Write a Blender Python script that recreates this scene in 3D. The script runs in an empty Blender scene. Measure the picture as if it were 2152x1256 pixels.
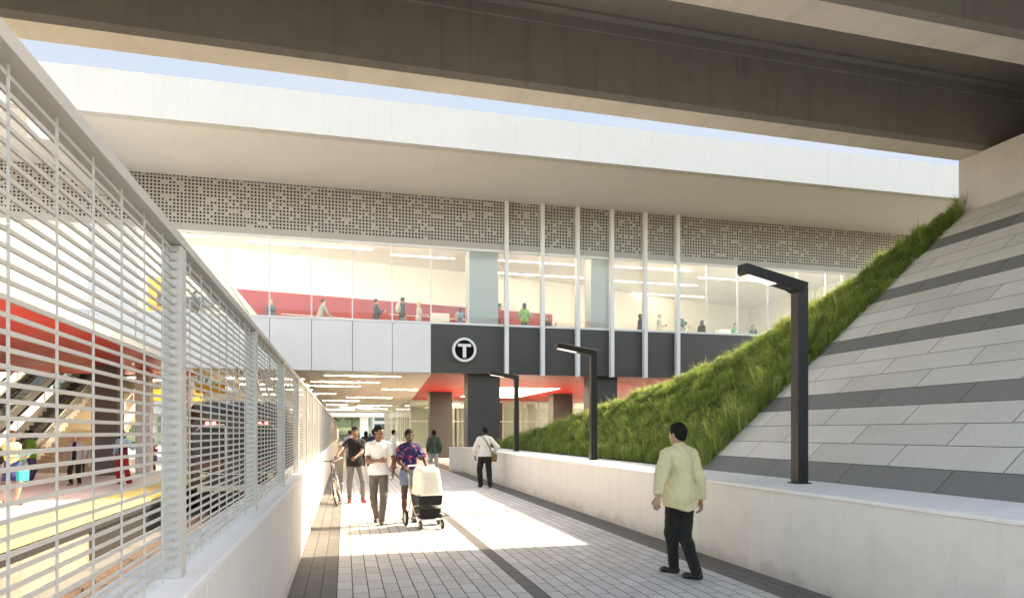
import bpy, bmesh, math, random
import numpy as np
from mathutils import Vector, Matrix
R = math.radians
random.seed(7)
rng = np.random.default_rng(11)
scene = bpy.context.scene
col = scene.collection

# ------------------------------------------------------------------ materials
class NB:
    """small helper for writing node materials"""
    def __init__(s, name):
        s.m = bpy.data.materials.new(name); s.m.use_nodes = True
        s.nt = s.m.node_tree; s.b = s.nt.nodes['Principled BSDF']; s.out = s.nt.nodes['Material Output']
    def n(s, t, **k):
        nd = s.nt.nodes.new(t)
        for a, v in k.items(): setattr(nd, a, v)
        return nd
    def put(s, sock, v):
        if hasattr(v, 'is_output') or isinstance(v, bpy.types.NodeSocket): s.nt.links.new(v, sock)
        elif v is not None:
            if isinstance(v, (tuple, list)) and len(v) == 3 and sock.type == 'RGBA': v = (*v, 1)
            sock.default_value = v
    def coord(s, kind='Object'): return s.n('ShaderNodeTexCoord').outputs[kind]
    def math(s, op, a, b=None, c=None, clamp=False):
        nd = s.n('ShaderNodeMath', operation=op, use_clamp=clamp)
        s.put(nd.inputs[0], a)
        if b is not None: s.put(nd.inputs[1], b)
        if c is not None: s.put(nd.inputs[2], c)
        return nd.outputs[0]
    def mix(s, f, a, b, blend='MIX'):
        nd = s.n('ShaderNodeMix', data_type='RGBA', blend_type=blend)
        s.put(nd.inputs[0], f); s.put(nd.inputs[6], a); s.put(nd.inputs[7], b)
        return nd.outputs[2]
    def map(s, v, scale=(1, 1, 1), loc=(0, 0, 0), rot=(0, 0, 0)):
        nd = s.n('ShaderNodeMapping'); s.put(nd.inputs[0], v)
        nd.inputs['Scale'].default_value = scale; nd.inputs['Location'].default_value = loc; nd.inputs['Rotation'].default_value = rot
        return nd.outputs[0]
    def noise(s, v, scale=5, detail=4, rough=.55, dist=0):
        nd = s.n('ShaderNodeTexNoise'); s.put(nd.inputs['Vector'], v)
        nd.inputs['Scale'].default_value = scale; nd.inputs['Detail'].default_value = detail
        nd.inputs['Roughness'].default_value = rough; nd.inputs['Distortion'].default_value = dist
        return nd.outputs[0]
    def ramp(s, f, stops):
        nd = s.n('ShaderNodeValToRGB'); s.put(nd.inputs[0], f)
        el = nd.color_ramp.elements
        while len(el) < len(stops): el.new(.5)
        for e, (p, c) in zip(el, stops):
            e.position = p; e.color = (*c, 1) if len(c) == 3 else c
        return nd.outputs[0]
    def rng(s, v, a, b, c=0, d=1, smooth=True):
        nd = s.n('ShaderNodeMapRange', interpolation_type='SMOOTHSTEP' if smooth else 'LINEAR')
        s.put(nd.inputs[0], v)
        for i, x in enumerate((a, b, c, d)): nd.inputs[i + 1].default_value = x
        return nd.outputs[0]
    def sep(s, v):
        nd = s.n('ShaderNodeSeparateXYZ'); s.put(nd.inputs[0], v); return nd.outputs
    def comb(s, x=0, y=0, z=0):
        nd = s.n('ShaderNodeCombineXYZ')
        for i, v in enumerate((x, y, z)): s.put(nd.inputs[i], v)
        return nd.outputs[0]
    def white(s, v):
        nd = s.n('ShaderNodeTexWhiteNoise', noise_dimensions='3D'); s.put(nd.inputs['Vector'], v); return nd.outputs['Value']
    def bump(s, h, strength=.3, dist=.01):
        nd = s.n('ShaderNodeBump'); s.put(nd.inputs['Height'], h)
        nd.inputs['Strength'].default_value = strength; nd.inputs['Distance'].default_value = dist
        s.put(s.b.inputs['Normal'], nd.outputs[0]); return nd.outputs[0]
    def set(s, base=None, rough=None, metal=None, spec=None, **kw):
        if base is not None: s.put(s.b.inputs['Base Color'], base)
        if rough is not None: s.put(s.b.inputs['Roughness'], rough)
        if metal is not None: s.put(s.b.inputs['Metallic'], metal)
        if spec is not None: s.put(s.b.inputs['Specular IOR Level'], spec)
        for k, v in kw.items(): s.put(s.b.inputs[k.replace('_', ' ')], v)
        return s.m

def sc(c, f): return tuple(min(1, x * f) for x in c)

def concrete(name, c, var=.14, streak=.12, rough=.8, axis='z', bump=.25, foot=0):
    b = NB(name); o = b.coord()
    big = b.noise(o, .55, 5, .6)
    mid = b.noise(o, 3.1, 6, .65)
    fine = b.noise(o, 60, 3, .6)
    sx = {'z': (5, 5, .25), 'x': (.2, 4, 4), 'y': (4, .2, 4)}[axis]
    st = b.noise(b.map(o, sx), 1.6, 5, .6)
    f = b.math('ADD', b.math('MULTIPLY', big, .5), b.math('MULTIPLY', mid, .5))
    base = b.ramp(f, [(.3, sc(c, 1 - var)), (.5, c), (.72, sc(c, 1 + var * .55))])
    base = b.mix(b.rng(st, .5, .75, 0, streak * 2.2), base, sc(c, .55))
    base = b.mix(b.rng(st, .45, .25, 0, streak), base, sc(c, 1.3))
    base = b.mix(.08, base, b.ramp(fine, [(.3, (0, 0, 0)), (.7, (1, 1, 1))]), 'OVERLAY')
    if foot:      # splash dirt and scuffs that reach up from the paving
        zz = b.sep(o)[2]; rag = b.math('ADD', zz, b.math('MULTIPLY', b.math('SUBTRACT', b.noise(o, 2.6, 5, .65), .5), -.55))
        base = b.mix(b.rng(rag, .22, -.02, 0, foot), base, sc(c, .52))
        base = b.mix(b.rng(b.noise(b.map(o, (1, .35, 3)), 4, 5, .7), .66, .74, 0, .25), base, sc(c, .66))
    h = b.math('ADD', b.math('MULTIPLY', fine, .4), mid)
    b.bump(h, bump, .006)
    return b.set(base, b.rng(mid, .2, .8, rough - .1, rough + .1), spec=.3)

def plain(name, c, rough=.5, metal=0., var=.05, scale=8, bump=0., spec=.5, **kw):
    b = NB(name); o = b.coord()
    nz = b.noise(o, scale, 4, .6)
    base = b.ramp(nz, [(.3, sc(c, 1 - var)), (.7, sc(c, 1 + var))])
    if bump: b.bump(b.noise(o, scale * 4, 4, .6), bump, .004)
    return b.set(base, b.rng(nz, .3, .7, max(0, rough - .06), min(1, rough + .06)), metal, spec, **kw)

def fabric(name, c, rough=.9, wr=.35, scale=9, var=.1):
    b = NB(name); o = b.coord()
    w = b.noise(b.map(o, (1, 1, .55)), scale, 4, .5, 1.1)
    wv = b.noise(o, 240, 2, .5)
    base = b.ramp(w, [(.28, sc(c, 1 - var)), (.7, sc(c, 1 + var))])
    base = b.mix(.05, base, b.ramp(wv, [(.3, (0, 0, 0)), (.7, (1, 1, 1))]), 'OVERLAY')
    b.bump(b.math('ADD', w, b.math('MULTIPLY', wv, .06)), wr, .03)
    return b.set(base, rough, spec=.2, Sheen_Weight=.15)

def floral(name):
    b = NB(name); o = b.coord()
    v = b.n('ShaderNodeTexVoronoi'); b.put(v.inputs['Vector'], b.mix(.12, o, b.n('ShaderNodeTexNoise').outputs[1])); v.inputs['Scale'].default_value = 17
    d = v.outputs['Distance']; sel = b.sep(v.outputs['Color'])[0]; sel2 = b.sep(v.outputs['Color'])[1]
    petal = b.rng(d, .50, .36, 0, 1)
    pc = b.ramp(sel2, [(0, (.55, .035, .06)), (.4, (.62, .16, .16)), (.7, (.22, .06, .2)), (.9, (.25, .36, .62))])
    base = b.mix(b.math('MULTIPLY', petal, b.math('GREATER_THAN', sel, .42)), (.03, .025, .09), pc)
    w = b.noise(b.map(o, (1, 1, .5)), 10, 4, .5, 1); b.bump(w, .3, .03)
    return b.set(base, .85, spec=.2)

def skin(name, c):
    b = NB(name); o = b.coord()
    nz = b.noise(o, 18, 4, .6)
    base = b.ramp(nz, [(.3, sc(c, .88)), (.7, sc(c, 1.1))])
    b.bump(b.noise(o, 180, 2, .5), .08, .003)
    return b.set(base, .48, spec=.4, Subsurface_Weight=.08, Subsurface_Radius=(.02, .008, .004))

def emit(name, c, strength):
    b = NB(name)
    return b.set((.8, .8, .8), .5, Emission_Color=c, Emission_Strength=strength)

def glass(name, tint=(.96, .98, .97), rough=.0, refl=1.0, opac=.0, ocol=(.8, .82, .8)):
    b = NB(name); nt = b.nt
    tr = b.n('ShaderNodeBsdfTransparent'); b.put(tr.inputs[0], tint)
    gl = b.n('ShaderNodeBsdfGlossy'); gl.inputs['Roughness'].default_value = rough; b.put(gl.inputs[0], (1, 1, 1))
    fr = b.n('ShaderNodeFresnel'); bf = b.n('ShaderNodeNewGeometry').outputs['Backfacing']
    b.put(fr.inputs[0], b.math('SUBTRACT', 1.45, b.math('MULTIPLY', bf, 1.45 - 1 / 1.45)))
    mx = b.n('ShaderNodeMixShader'); b.put(mx.inputs[0], b.math('MULTIPLY', fr.outputs[0], refl))
    nt.links.new(tr.outputs[0], mx.inputs[1]); nt.links.new(gl.outputs[0], mx.inputs[2])
    last = mx
    if opac:
        df = b.n('ShaderNodeBsdfDiffuse'); b.put(df.inputs[0], ocol)
        m2 = b.n('ShaderNodeMixShader'); m2.inputs[0].default_value = opac
        nt.links.new(mx.outputs[0], m2.inputs[1]); nt.links.new(df.outputs[0], m2.inputs[2]); last = m2
    nt.links.new(last.outputs[0], b.out.inputs[0]); nt.nodes.remove(b.b)
    return b.m

# ------------------------------------------------------------------ mesh building
class MB:
    """collects shapes and links them as one mesh object"""
    def __init__(s): s.v = []; s.f = []; s.mi = []; s.sm = []; s.cur = 0; s.smooth = False
    def add(s, vs, fs, M=None):
        o = len(s.v)
        for v in vs: s.v.append(tuple(M @ Vector(v)) if M is not None else tuple(v))
        for f in fs:
            s.f.append([i + o for i in f]); s.mi.append(s.cur); s.sm.append(s.smooth)
        return s
    def box(s, x0, x1, y0, y1, z0, z1, M=None):
        v = [(x0, y0, z0), (x1, y0, z0), (x1, y1, z0), (x0, y1, z0), (x0, y0, z1), (x1, y0, z1), (x1, y1, z1), (x0, y1, z1)]
        return s.add(v, [(0, 3, 2, 1), (4, 5, 6, 7), (0, 1, 5, 4), (1, 2, 6, 5), (2, 3, 7, 6), (3, 0, 4, 7)], M)
    def prism(s, poly, axis, a, b, M=None):
        """poly: 2D outline; extruded along axis from a to b. axis x: (y,z); y: (x,z); z: (x,y)"""
        def mk(p, t):
            return {'x': (t, p[0], p[1]), 'y': (p[0], t, p[1]), 'z': (p[0], p[1], t)}[axis]
        n = len(poly)
        ar = sum(poly[i][0] * poly[(i + 1) % n][1] - poly[(i + 1) % n][0] * poly[i][1] for i in range(n))
        if ar < 0: poly = poly[::-1]
        if axis == 'y': poly = poly[::-1]
        v = [mk(p, a) for p in poly] + [mk(p, b) for p in poly]
        f = [tuple(range(n))[::-1], tuple(range(n, 2 * n))]
        if a > b: f = [x[::-1] for x in f]
        for i in range(n):
            j = (i + 1) % n; q = (i, j, n + j, n + i)
            f.append(q if a <= b else q[::-1])
        return s.add(v, f, M)
    def tube(s, path, r, n=10, M=None, cap=True, closed=False):
        P = [Vector(p) for p in path]; m = len(P)
        rr = r if isinstance(r, (list, tuple)) else [r] * m
        vs = []; fs = []; up = None
        for i, p in enumerate(P):
            if closed: t = (P[(i + 1) % m] - P[i - 1])
            else: t = (P[min(i + 1, m - 1)] - P[max(i - 1, 0)])
            t = t.normalized() if t.length > 1e-9 else Vector((0, 0, 1))
            if up is None:
                up = Vector((0, 0, 1)) if abs(t.z) < .9 else Vector((0, 1, 0))
            a = t.cross(up)
            if a.length < 1e-6: a = t.orthogonal()
            a.normalize(); bb = a.cross(t).normalized(); up = bb
            for k in range(n):
                th = 2 * math.pi * k / n
                vs.append(tuple(p + a * (rr[i] * math.cos(th)) + bb * (rr[i] * math.sin(th))))
        for i in range(m if closed else m - 1):
            j = (i + 1) % m
            for k in range(n):
                l = (k + 1) % n
                fs.append((i * n + k, j * n + k, j * n + l, i * n + l))
        if cap and not closed:
            fs.append(tuple(range(n))); fs.append(tuple(range((m - 1) * n, m * n))[::-1])
        return s.add(vs, fs, M)
    def cyl(s, p, q, r, n=16, r2=None, M=None):
        return s.tube([p, q], [r, r if r2 is None else r2], n, M)
    def ball(s, c, r, n=10, M=None):
        r = (r, r, r) if not isinstance(r, (tuple, list)) else r
        vs = [(c[0], c[1], c[2] - r[2])]; fs = []
        h = n // 2 + 1
        for i in range(1, h):
            ph = -math.pi / 2 + math.pi * i / h
            for k in range(n):
                th = 2 * math.pi * k / n
                vs.append((c[0] + r[0] * math.cos(ph) * math.cos(th), c[1] + r[1] * math.cos(ph) * math.sin(th), c[2] + r[2] * math.sin(ph)))
        vs.append((c[0], c[1], c[2] + r[2])); L = len(vs) - 1
        for k in range(n):
            l = (k + 1) % n
            fs.append((0, 1 + l, 1 + k)); fs.append((L, 1 + (h - 2) * n + k, 1 + (h - 2) * n + l))
            for i in range(h - 2): fs.append((1 + i * n + k, 1 + i * n + l, 1 + (i + 1) * n + l, 1 + (i + 1) * n + k))
        return s.add(vs, fs, M)
    def build(s, name, mats, parent=None, bevel=0, seg=2, loc=None):
        me = bpy.data.meshes.new(name)
        me.from_pydata(s.v, [], s.f)
        for m in (mats if isinstance(mats, (list, tuple)) else [mats]): me.materials.append(m)
        if s.f:
            me.polygons.foreach_set('material_index', s.mi); me.polygons.foreach_set('use_smooth', s.sm)
        me.update()
        o = bpy.data.objects.new(name, me); col.objects.link(o)
        if parent is not None: o.parent = parent
        if loc is not None: o.location = loc
        if bevel:
            md = o.modifiers.new('edge', 'BEVEL'); md.width = bevel; md.segments = seg; md.limit_method = 'ANGLE'; md.angle_limit = R(40)
            md.harden_normals = False
        return o

def tag(o, label=None, cat=None, group=None, kind=None):
    if label: o['label'] = label
    if cat: o['category'] = cat
    if group: o['group'] = group
    if kind: o['kind'] = kind
    return o
def thing(name, label, cat, loc=(0, 0, 0), rz=0, group=None):
    o = bpy.data.objects.new(name, None); col.objects.link(o); o.empty_display_size = .2
    o.location = loc; o.rotation_euler = (0, 0, rz)
    return tag(o, label, cat, group)
def dup(root, loc=None, rz=None, label=None):
    r = root.copy(); col.objects.link(r)
    if loc is not None: r.location = loc
    if rz is not None: r.rotation_euler = (0, 0, rz)
    if label: r['label'] = label
    def rec(src, dst):
        for ch in list(src.children):
            c = ch.copy(); col.objects.link(c); c.parent = dst; rec(ch, c)
    rec(root, r)
    return r
def struct(o, kind='structure'):
    o['kind'] = kind; return o

# camera model of the photograph (focal 1430 px at 2152 px wide, horizon at y = 907, yaw 13.8 degrees)
F_, TH, EYE = 1430., R(13.8), 1.65
SN, CS = math.sin(TH), math.cos(TH)
def at(px, d):
    """ground point seen in column px at depth d"""
    t = (px - 1076) / F_
    return (d * (t * CS + SN), d * (CS - t * SN))
def atY(px, Y):
    t = (px - 1076) / F_
    return (Y / (CS - t * SN) * (t * CS + SN), Y)
# ------------------------------------------------------------------ organic surfaces (distance fields -> one continuous mesh)
def V3(*a): return np.array(a, float)
def nrm(v):
    l = np.linalg.norm(v); return v / l if l > 1e-9 else v
def rotm(yaw=0, pitch=0, roll=0):
    """yaw about z, pitch about x (positive nods forward/down), roll about y"""
    cy, sy, cp, sp, cr, sr = math.cos(yaw), math.sin(yaw), math.cos(-pitch), math.sin(-pitch), math.cos(roll), math.sin(roll)
    Z = np.array([[cy, -sy, 0], [sy, cy, 0], [0, 0, 1]]); X = np.array([[1, 0, 0], [0, cp, -sp], [0, sp, cp]]); Y = np.array([[cr, 0, sr], [0, 1, 0], [-sr, 0, cr]])
    return Z @ X @ Y

LAT = np.random.default_rng(3).random((32, 32, 32))
def vnoise(x, y, z):
    i, j, k = np.floor(x).astype(int), np.floor(y).astype(int), np.floor(z).astype(int)
    u, v, w = x - i, y - j, z - k; u, v, w = u * u * (3 - 2 * u), v * v * (3 - 2 * v), w * w * (3 - 2 * w)
    L = lambda a, b, c: LAT[(i + a) & 31, (j + b) & 31, (k + c) & 31]
    return ((L(0, 0, 0) * (1 - u) + L(1, 0, 0) * u) * (1 - v) + (L(0, 1, 0) * (1 - u) + L(1, 1, 0) * u) * v) * (1 - w) + ((L(0, 0, 1) * (1 - u) + L(1, 0, 1) * u) * (1 - v) + (L(0, 1, 1) * (1 - u) + L(1, 1, 1) * u) * v) * w

class Field:
    def __init__(s): s.p = []
    def cap(s, p, q, r1, r2=None, k=.02, op=1, flat=None, cut=False):
        r2 = r1 if r2 is None else r2
        p, q = np.array(p, float), np.array(q, float); rm = max(r1, r2)
        def fn(x, y, z):
            d = q - p; L = max(d @ d, 1e-9)
            X, Y, Z = x - p[0], y - p[1], z - p[2]
            if flat is not None:
                n, fac = flat
                e = (X * n[0] + Y * n[1] + Z * n[2]) * (1 / fac - 1)
                X, Y, Z = X + n[0] * e, Y + n[1] * e, Z + n[2] * e
            h = np.clip((X * d[0] + Y * d[1] + Z * d[2]) / L, 0, 1)
            r = np.sqrt((X - h * d[0]) ** 2 + (Y - h * d[1]) ** 2 + (Z - h * d[2]) ** 2) - (r1 + h * (r2 - r1))
            r = r * (min(flat[1], 1) if flat is not None else 1)
            return np.maximum(r, (X * d[0] + Y * d[1] + Z * d[2]) / math.sqrt(L) - math.sqrt(L)) if cut else r
        s.p.append((fn, np.minimum(p, q) - rm * 1.3, np.maximum(p, q) + rm * 1.3, k, op)); return s
    def ell(s, c, r, M=None, k=.02, op=1):
        c = np.array(c, float); r = np.array(r, float); rm = r.max()
        Mi = None if M is None else M.T
        def fn(x, y, z):
            X, Y, Z = x - c[0], y - c[1], z - c[2]
            if Mi is not None:
                X, Y, Z = (Mi[0, 0] * X + Mi[0, 1] * Y + Mi[0, 2] * Z, Mi[1, 0] * X + Mi[1, 1] * Y + Mi[1, 2] * Z, Mi[2, 0] * X + Mi[2, 1] * Y + Mi[2, 2] * Z)
            k0 = np.sqrt((X / r[0]) ** 2 + (Y / r[1]) ** 2 + (Z / r[2]) ** 2)
            k1 = np.sqrt((X / r[0] ** 2) ** 2 + (Y / r[1] ** 2) ** 2 + (Z / r[2] ** 2) ** 2)
            return k0 * (k0 - 1) / np.maximum(k1, 1e-6)
        s.p.append((fn, c - rm, c + rm, k, op)); return s
    def mesh(s, vox, cuts=(), warp=None):
        lo = np.min([p[1] for p in s.p if p[4] > 0], 0) - 3 * vox; hi = np.max([p[2] for p in s.p if p[4] > 0], 0) + 3 * vox
        n = np.ceil((hi - lo) / vox).astype(int) + 1
        F = np.full(n, 1., np.float32)
        ax = [lo[i] + vox * np.arange(n[i]) for i in range(3)]
        for fn, a, b, k, op in s.p:
            i0 = np.maximum(0, np.floor((a - k - 2 * vox - lo) / vox).astype(int)); i1 = np.minimum(n, np.ceil((b + k + 2 * vox - lo) / vox).astype(int) + 1)
            if (i1 <= i0).any(): continue
            sl = tuple(slice(i0[i], i1[i]) for i in range(3))
            x, y, z = ax[0][sl[0]][:, None, None], ax[1][sl[1]][None, :, None], ax[2][sl[2]][None, None, :]
            d = fn(x, y, z); f = F[sl]
            if op > 0:
                h = np.clip(.5 + .5 * (d - f) / k, 0, 1); F[sl] = d * (1 - h) + f * h - k * h * (1 - h)
            else:
                d = -d; h = np.clip(.5 - .5 * (d - f) / k, 0, 1); F[sl] = d * (1 - h) + f * h + k * h * (1 - h)
        X, Y, Z = ax[0][:, None, None], ax[1][None, :, None], ax[2][None, None, :]
        if warp is not None:
            ix = np.nonzero(np.abs(F) < .035)
            F[ix] += warp(ax[0][ix[0]], ax[1][ix[1]], ax[2][ix[2]]).astype(np.float32)
        for c in cuts: F = np.maximum(F, c(X, Y, Z))
        return nets(F, lo, vox)

def nets(F, lo, vox):
    F = F.copy()
    for a in range(3):
        sl = [slice(None)] * 3; sl[a] = 0; F[tuple(sl)] = 1; sl[a] = -1; F[tuple(sl)] = 1
    S = F < 0
    offs = [(i, j, k) for i in (0, 1) for j in (0, 1) for k in (0, 1)]
    n = np.array(F.shape)
    def sub(A, o): return A[o[0]:n[0] - 1 + o[0], o[1]:n[1] - 1 + o[1], o[2]:n[2] - 1 + o[2]]
    cnt = sum(sub(S, o).astype(np.int8) for o in offs)
    cells = np.argwhere((cnt > 0) & (cnt < 8))
    if len(cells) == 0: return np.zeros((0, 3)), []
    acc = np.zeros((len(cells), 3)); c2 = np.zeros(len(cells))
    def val(o): return F[cells[:, 0] + o[0], cells[:, 1] + o[1], cells[:, 2] + o[2]]
    cv = {o: val(o) for o in offs}
    for o in offs:
        for a in range(3):
            if o[a] == 0:
                q = list(o); q[a] = 1; q = tuple(q)
                f0, f1 = cv[o], cv[q]; cr = (f0 < 0) != (f1 < 0)
                t = np.where(cr, f0 / np.where(cr, f0 - f1, 1), 0)
                for b in range(3): acc[:, b] += np.where(cr, o[b] + (t if b == a else 0), 0)
                c2 += cr
    v = lo + (cells + acc / c2[:, None]) * vox
    ids = np.full(n - 1, -1, np.int64); ids[tuple(cells.T)] = np.arange(len(cells))
    quads = []
    for a in range(3):
        b, c = (a + 1) % 3, (a + 2) % 3
        s0 = [slice(None)] * 3; s1 = [slice(None)] * 3; s0[a] = slice(0, -1); s1[a] = slice(1, None)
        e = S[tuple(s0)] != S[tuple(s1)]
        idx = np.argwhere(e)
        ok = (idx[:, b] > 0) & (idx[:, c] > 0) & (idx[:, b] < n[b] - 1) & (idx[:, c] < n[c] - 1)
        idx = idx[ok]
        ins = S[tuple(idx.T)]
        def cid(db, dc):
            j = idx.copy(); j[:, b] -= db; j[:, c] -= dc
            return ids[tuple(j.T)]
        q = np.stack([cid(1, 1), cid(0, 1), cid(0, 0), cid(1, 0)], 1)
        q[~ins] = q[~ins][:, ::-1]
        quads.append(q)
    return v, np.concatenate(quads)

def npobj(name, v, f, mats, parent=None, smooth=True, scale=1., mi=None):
    me = bpy.data.meshes.new(name)
    me.from_pydata((v * scale).tolist(), [], f.tolist() if hasattr(f, 'tolist') else f)
    for m in (mats if isinstance(mats, (list, tuple)) else [mats]): me.materials.append(m)
    if smooth: me.polygons.foreach_set('use_smooth', [True] * len(me.polygons))
    if mi is not None: me.polygons.foreach_set('material_index', mi)
    me.update()
    o = bpy.data.objects.new(name, me); col.objects.link(o)
    if parent is not None: o.parent = parent
    return o

def ik(a, t, l1, l2, pole):
    d = t - a; L = np.linalg.norm(d)
    if L > (l1 + l2) * .999: t = a + d / L * (l1 + l2) * .999; d = t - a; L = np.linalg.norm(d)
    u = d / L; x = (l1 * l1 - l2 * l2 + L * L) / (2 * L); h = math.sqrt(max(l1 * l1 - x * x, 1e-8))
    p = pole - u * (pole @ u)
    return a + u * x + nrm(p) * h, t

MATS = {}
def fab(c, **k):
    key = ('f', tuple(c), tuple(sorted(k.items())))
    if key not in MATS: MATS[key] = fabric('fabric', c, **k)
    return MATS[key]
def skn(c):
    if ('s', c) not in MATS: MATS['s', c] = skin('skin', c)
    return MATS['s', c]
def pl(c, rough=.5, **k):
    key = ('p', tuple(c), rough, tuple(sorted(k.items())))
    if key not in MATS: MATS[key] = plain('surface', c, rough, **k)
    return MATS[key]
def hairm(c):
    key = ('h', c)
    if key not in MATS:
        b = NB('hair'); o = b.coord(); nz = b.noise(b.map(o, (1, 1, .3)), 90, 3, .6)
        b.bump(nz, .6, .006)
        MATS[key] = b.set(b.ramp(nz, [(.3, sc(c, .7)), (.7, sc(c, 1.4))]), .7, spec=.12)
    return MATS[key]
DARK, BROWN, TAN, LIGHT = (.085, .042, .026), (.2, .1, .062), (.42, .24, .16), (.56, .35, .26)
BLACK = (.012, .011, .011)

def hand(Fd, w, d, pn, side, lv, curl=.35, thumb=1):
    """palm and five fingers: w wrist, d pointing along the hand, pn palm normal, side +1/-1 picks the thumb side"""
    d = nrm(d); pn = nrm(pn - d * (pn @ d)); tdir = np.cross(d, pn) * side
    fat = 1.0 if lv > 1 else (1.15 if lv == 1 else 1.4)
    M = np.stack([tdir, d, pn], 1)
    Fd.ell(w + d * .052, (.042, .054, .017), M, .012)
    for i, (o, L) in enumerate(((.031, .070), (.0105, .079), (-.0105, .074), (-.031, .058))):
        b0 = w + d * (.092 - .004 * abs(i - 1)) + tdir * o
        c1 = curl * (1 + .12 * i); e1 = nrm(d * math.cos(c1) + pn * math.sin(c1) + tdir * o * 1.1); c2 = c1 * 2.2; e2 = nrm(d * math.cos(c2) + pn * math.sin(c2))
        m = b0 + e1 * L * .52; t = m + e2 * L * .48
        Fd.cap(b0, m, .0095 * fat, .0086 * fat, .005); Fd.cap(m, t, .0086 * fat, .007 * fat, .005)
    tb = w + d * .028 + tdir * .026 + pn * .006
    t1 = tb + nrm(d * .75 + tdir * .75 + pn * .35) * .045; t2 = t1 + nrm(d * .95 + tdir * .2 + pn * .45) * .034
    Fd.cap(tb, t1, .0135 * fat, .011 * fat, .01); Fd.cap(t1, t2, .011 * fat, .0085 * fat, .006)

def person(label, x, y, face, H=1.75, z=0, lv=0, fem=0, sk=BROWN, top=None, low=None, shoe=BLACK, hair=('short', BLACK),
           pel=(0, 0, 0), lean=0, side=0, twist=0, head=(0, 0, 0), feet=None, hands=None, elbow=None, handn=None, curl=(.35, .35),
           extra=(), group=None, bulk=1., smile=0):
    """figure facing local +y at height 1.78, scaled to H. L is the person's left (x<0)."""
    s = H / 1.78
    vb = {2: .0075, 1: .012, 0: .02}[lv]; vc = {2: .009, 1: .013, 0: .022}[lv]
    feet = feet or {}; hands = hands or {}; elbow = elbow or {}; handn = handn or {}
    P = V3(0, 0, .945) + V3(*pel); RS = rotm(0, lean, side); RT = RS @ rotm(twist)
    up = RS @ V3(0, 0, 1)
    sw = .15 if fem else .172
    neck = P + RS @ V3(0, -.005, .535); chest = P + RS @ V3(0, 0, .36)
    hc = neck + RS @ V3(0, .022, .0) + V3(0, 0, .157) + V3(0, head[3] if len(head) > 3 else 0, 0)
    HM = rotm(head[0], head[1], head[2])
    sh = {'L': neck + RT @ V3(-sw, -.005, -.078), 'R': neck + RT @ V3(sw, -.005, -.082)}
    hip = {'L': P + V3(-.09, 0, -.03), 'R': P + V3(.09, 0, -.03)}
    an = {}; kn = {}; fd = {}; wr = {}; el = {}; hd = {}
    for q, sg in (('L', -1), ('R', 1)):
        f = feet.get(q, (sg * .1, 0, 0, 0, 0))          # x, y, lift of the heel joint, yaw out, pitch (toe down +)
        yaw = f[3] if len(f) > 3 else 0; pit = f[4] if len(f) > 4 else 0
        t = V3(f[0], f[1] - .05, .085 + f[2])
        kn[q], an[q] = ik(hip[q], t, .435, .425, V3(sg * .12 - math.sin(yaw) * .5, 1, 0))
        fd[q] = (rotm(yaw, pit), yaw)
        w = V3(*hands[q]) if q in hands else sh[q] + V3(sg * .07, .03, -.52)
        el[q], wr[q] = ik(sh[q], w, .285, .255, V3(*elbow[q]) if q in elbow else V3(sg * .35, -1, -.15))
        dh = nrm(wr[q] - el[q]); hd[q] = dh
    bw = .92 if fem else 1.0
    # ---- body: one surface
    B = Field()
    def torso(Fd, g=0., k=.05, z0=0):
        Fd.ell(P + RS @ V3(0, -.005, .0), ((.162 if fem else .15) * bulk + g, .112 * bulk + g, .12 + g), RS, k)
        Fd.ell(P + RS @ V3(0, 0, .16), ((.118 if fem else .138) * bulk + g, .095 * bulk + g, .15 + g), RS, k)
        Fd.ell(chest + RT @ V3(0, 0, 0), (.152 * bw * bulk + g, .105 * bulk + g, .185 + g), RT, k)
        Fd.cap(sh['L'] + RT @ V3(.03, 0, .0), sh['R'] + RT @ V3(-.03, 0, .0), .052 + g, .052 + g, k)
        if not fem: Fd.ell(chest + RT @ V3(0, .035, .05), (.13 * bulk + g, .075 * bulk + g, .085 + g), RT, k)
        Fd.cap(neck + RT @ V3(-.115, -.01, -.05), neck + RT @ V3(0, -.012, -.015), .04 + g, .042 + g, k); Fd.cap(neck + RT @ V3(.115, -.01, -.05), neck + RT @ V3(0, -.012, -.015), .04 + g, .042 + g, k)
        if fem:
            for sg in (-1, 1): Fd.ell(chest + RT @ V3(sg * .062, .07, .0), (.062 + g * .5, .05 + g * .6, .06 + g * .5), RT, .05)
    torso(B, -.004, .032)
    B.cap(neck + RS @ V3(0, -.008, -.05), hc + HM @ V3(0, -.018, -.075), .058 if not fem else .047, .052 if not fem else .043, .03)
    B.ell(hc + HM @ V3(0, -.012, .03), (.076, .094, .088), HM, .02)
    B.ell(hc + HM @ V3(0, .022, -.028), (.061 if not fem else .056, .072, .082 if not fem else .078), HM, .025)
    B.ell(hc + HM @ V3(0, .06, -.088 if not fem else -.085), (.028 if not fem else .02, .022, .02), HM, .025)                 # chin
    B.cap(hc + HM @ V3(-.05, .01, -.06), hc + HM @ V3(0, .055, -.092), .02, .02, .02); B.cap(hc + HM @ V3(.05, .01, -.06), hc + HM @ V3(0, .055, -.092), .02, .02, .02)
    B.cap(hc + HM @ V3(0, .088, .012), hc + HM @ V3(0, .106, -.028), .009, .0145, .010)   # nose
    B.cap(hc + HM @ V3(-.014, .094, -.03), hc + HM @ V3(.014, .094, -.03), .009, .009, .008)
    for sg in (-1, 1):
        B.cap(hc + HM @ V3(sg * .016, .086, .026), hc + HM @ V3(sg * .045, .072, .025), .010, .009, .012)  # brow
        B.ell(hc + HM @ V3(sg * .031, .094, .006), (.016, .014, .011), HM, .010, -1)    # eye socket
        B.ell(hc + HM @ V3(sg * .078, -.008, -.005), (.009, .019, .031), HM @ rotm(0, -.15), .008)   # ear
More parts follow.
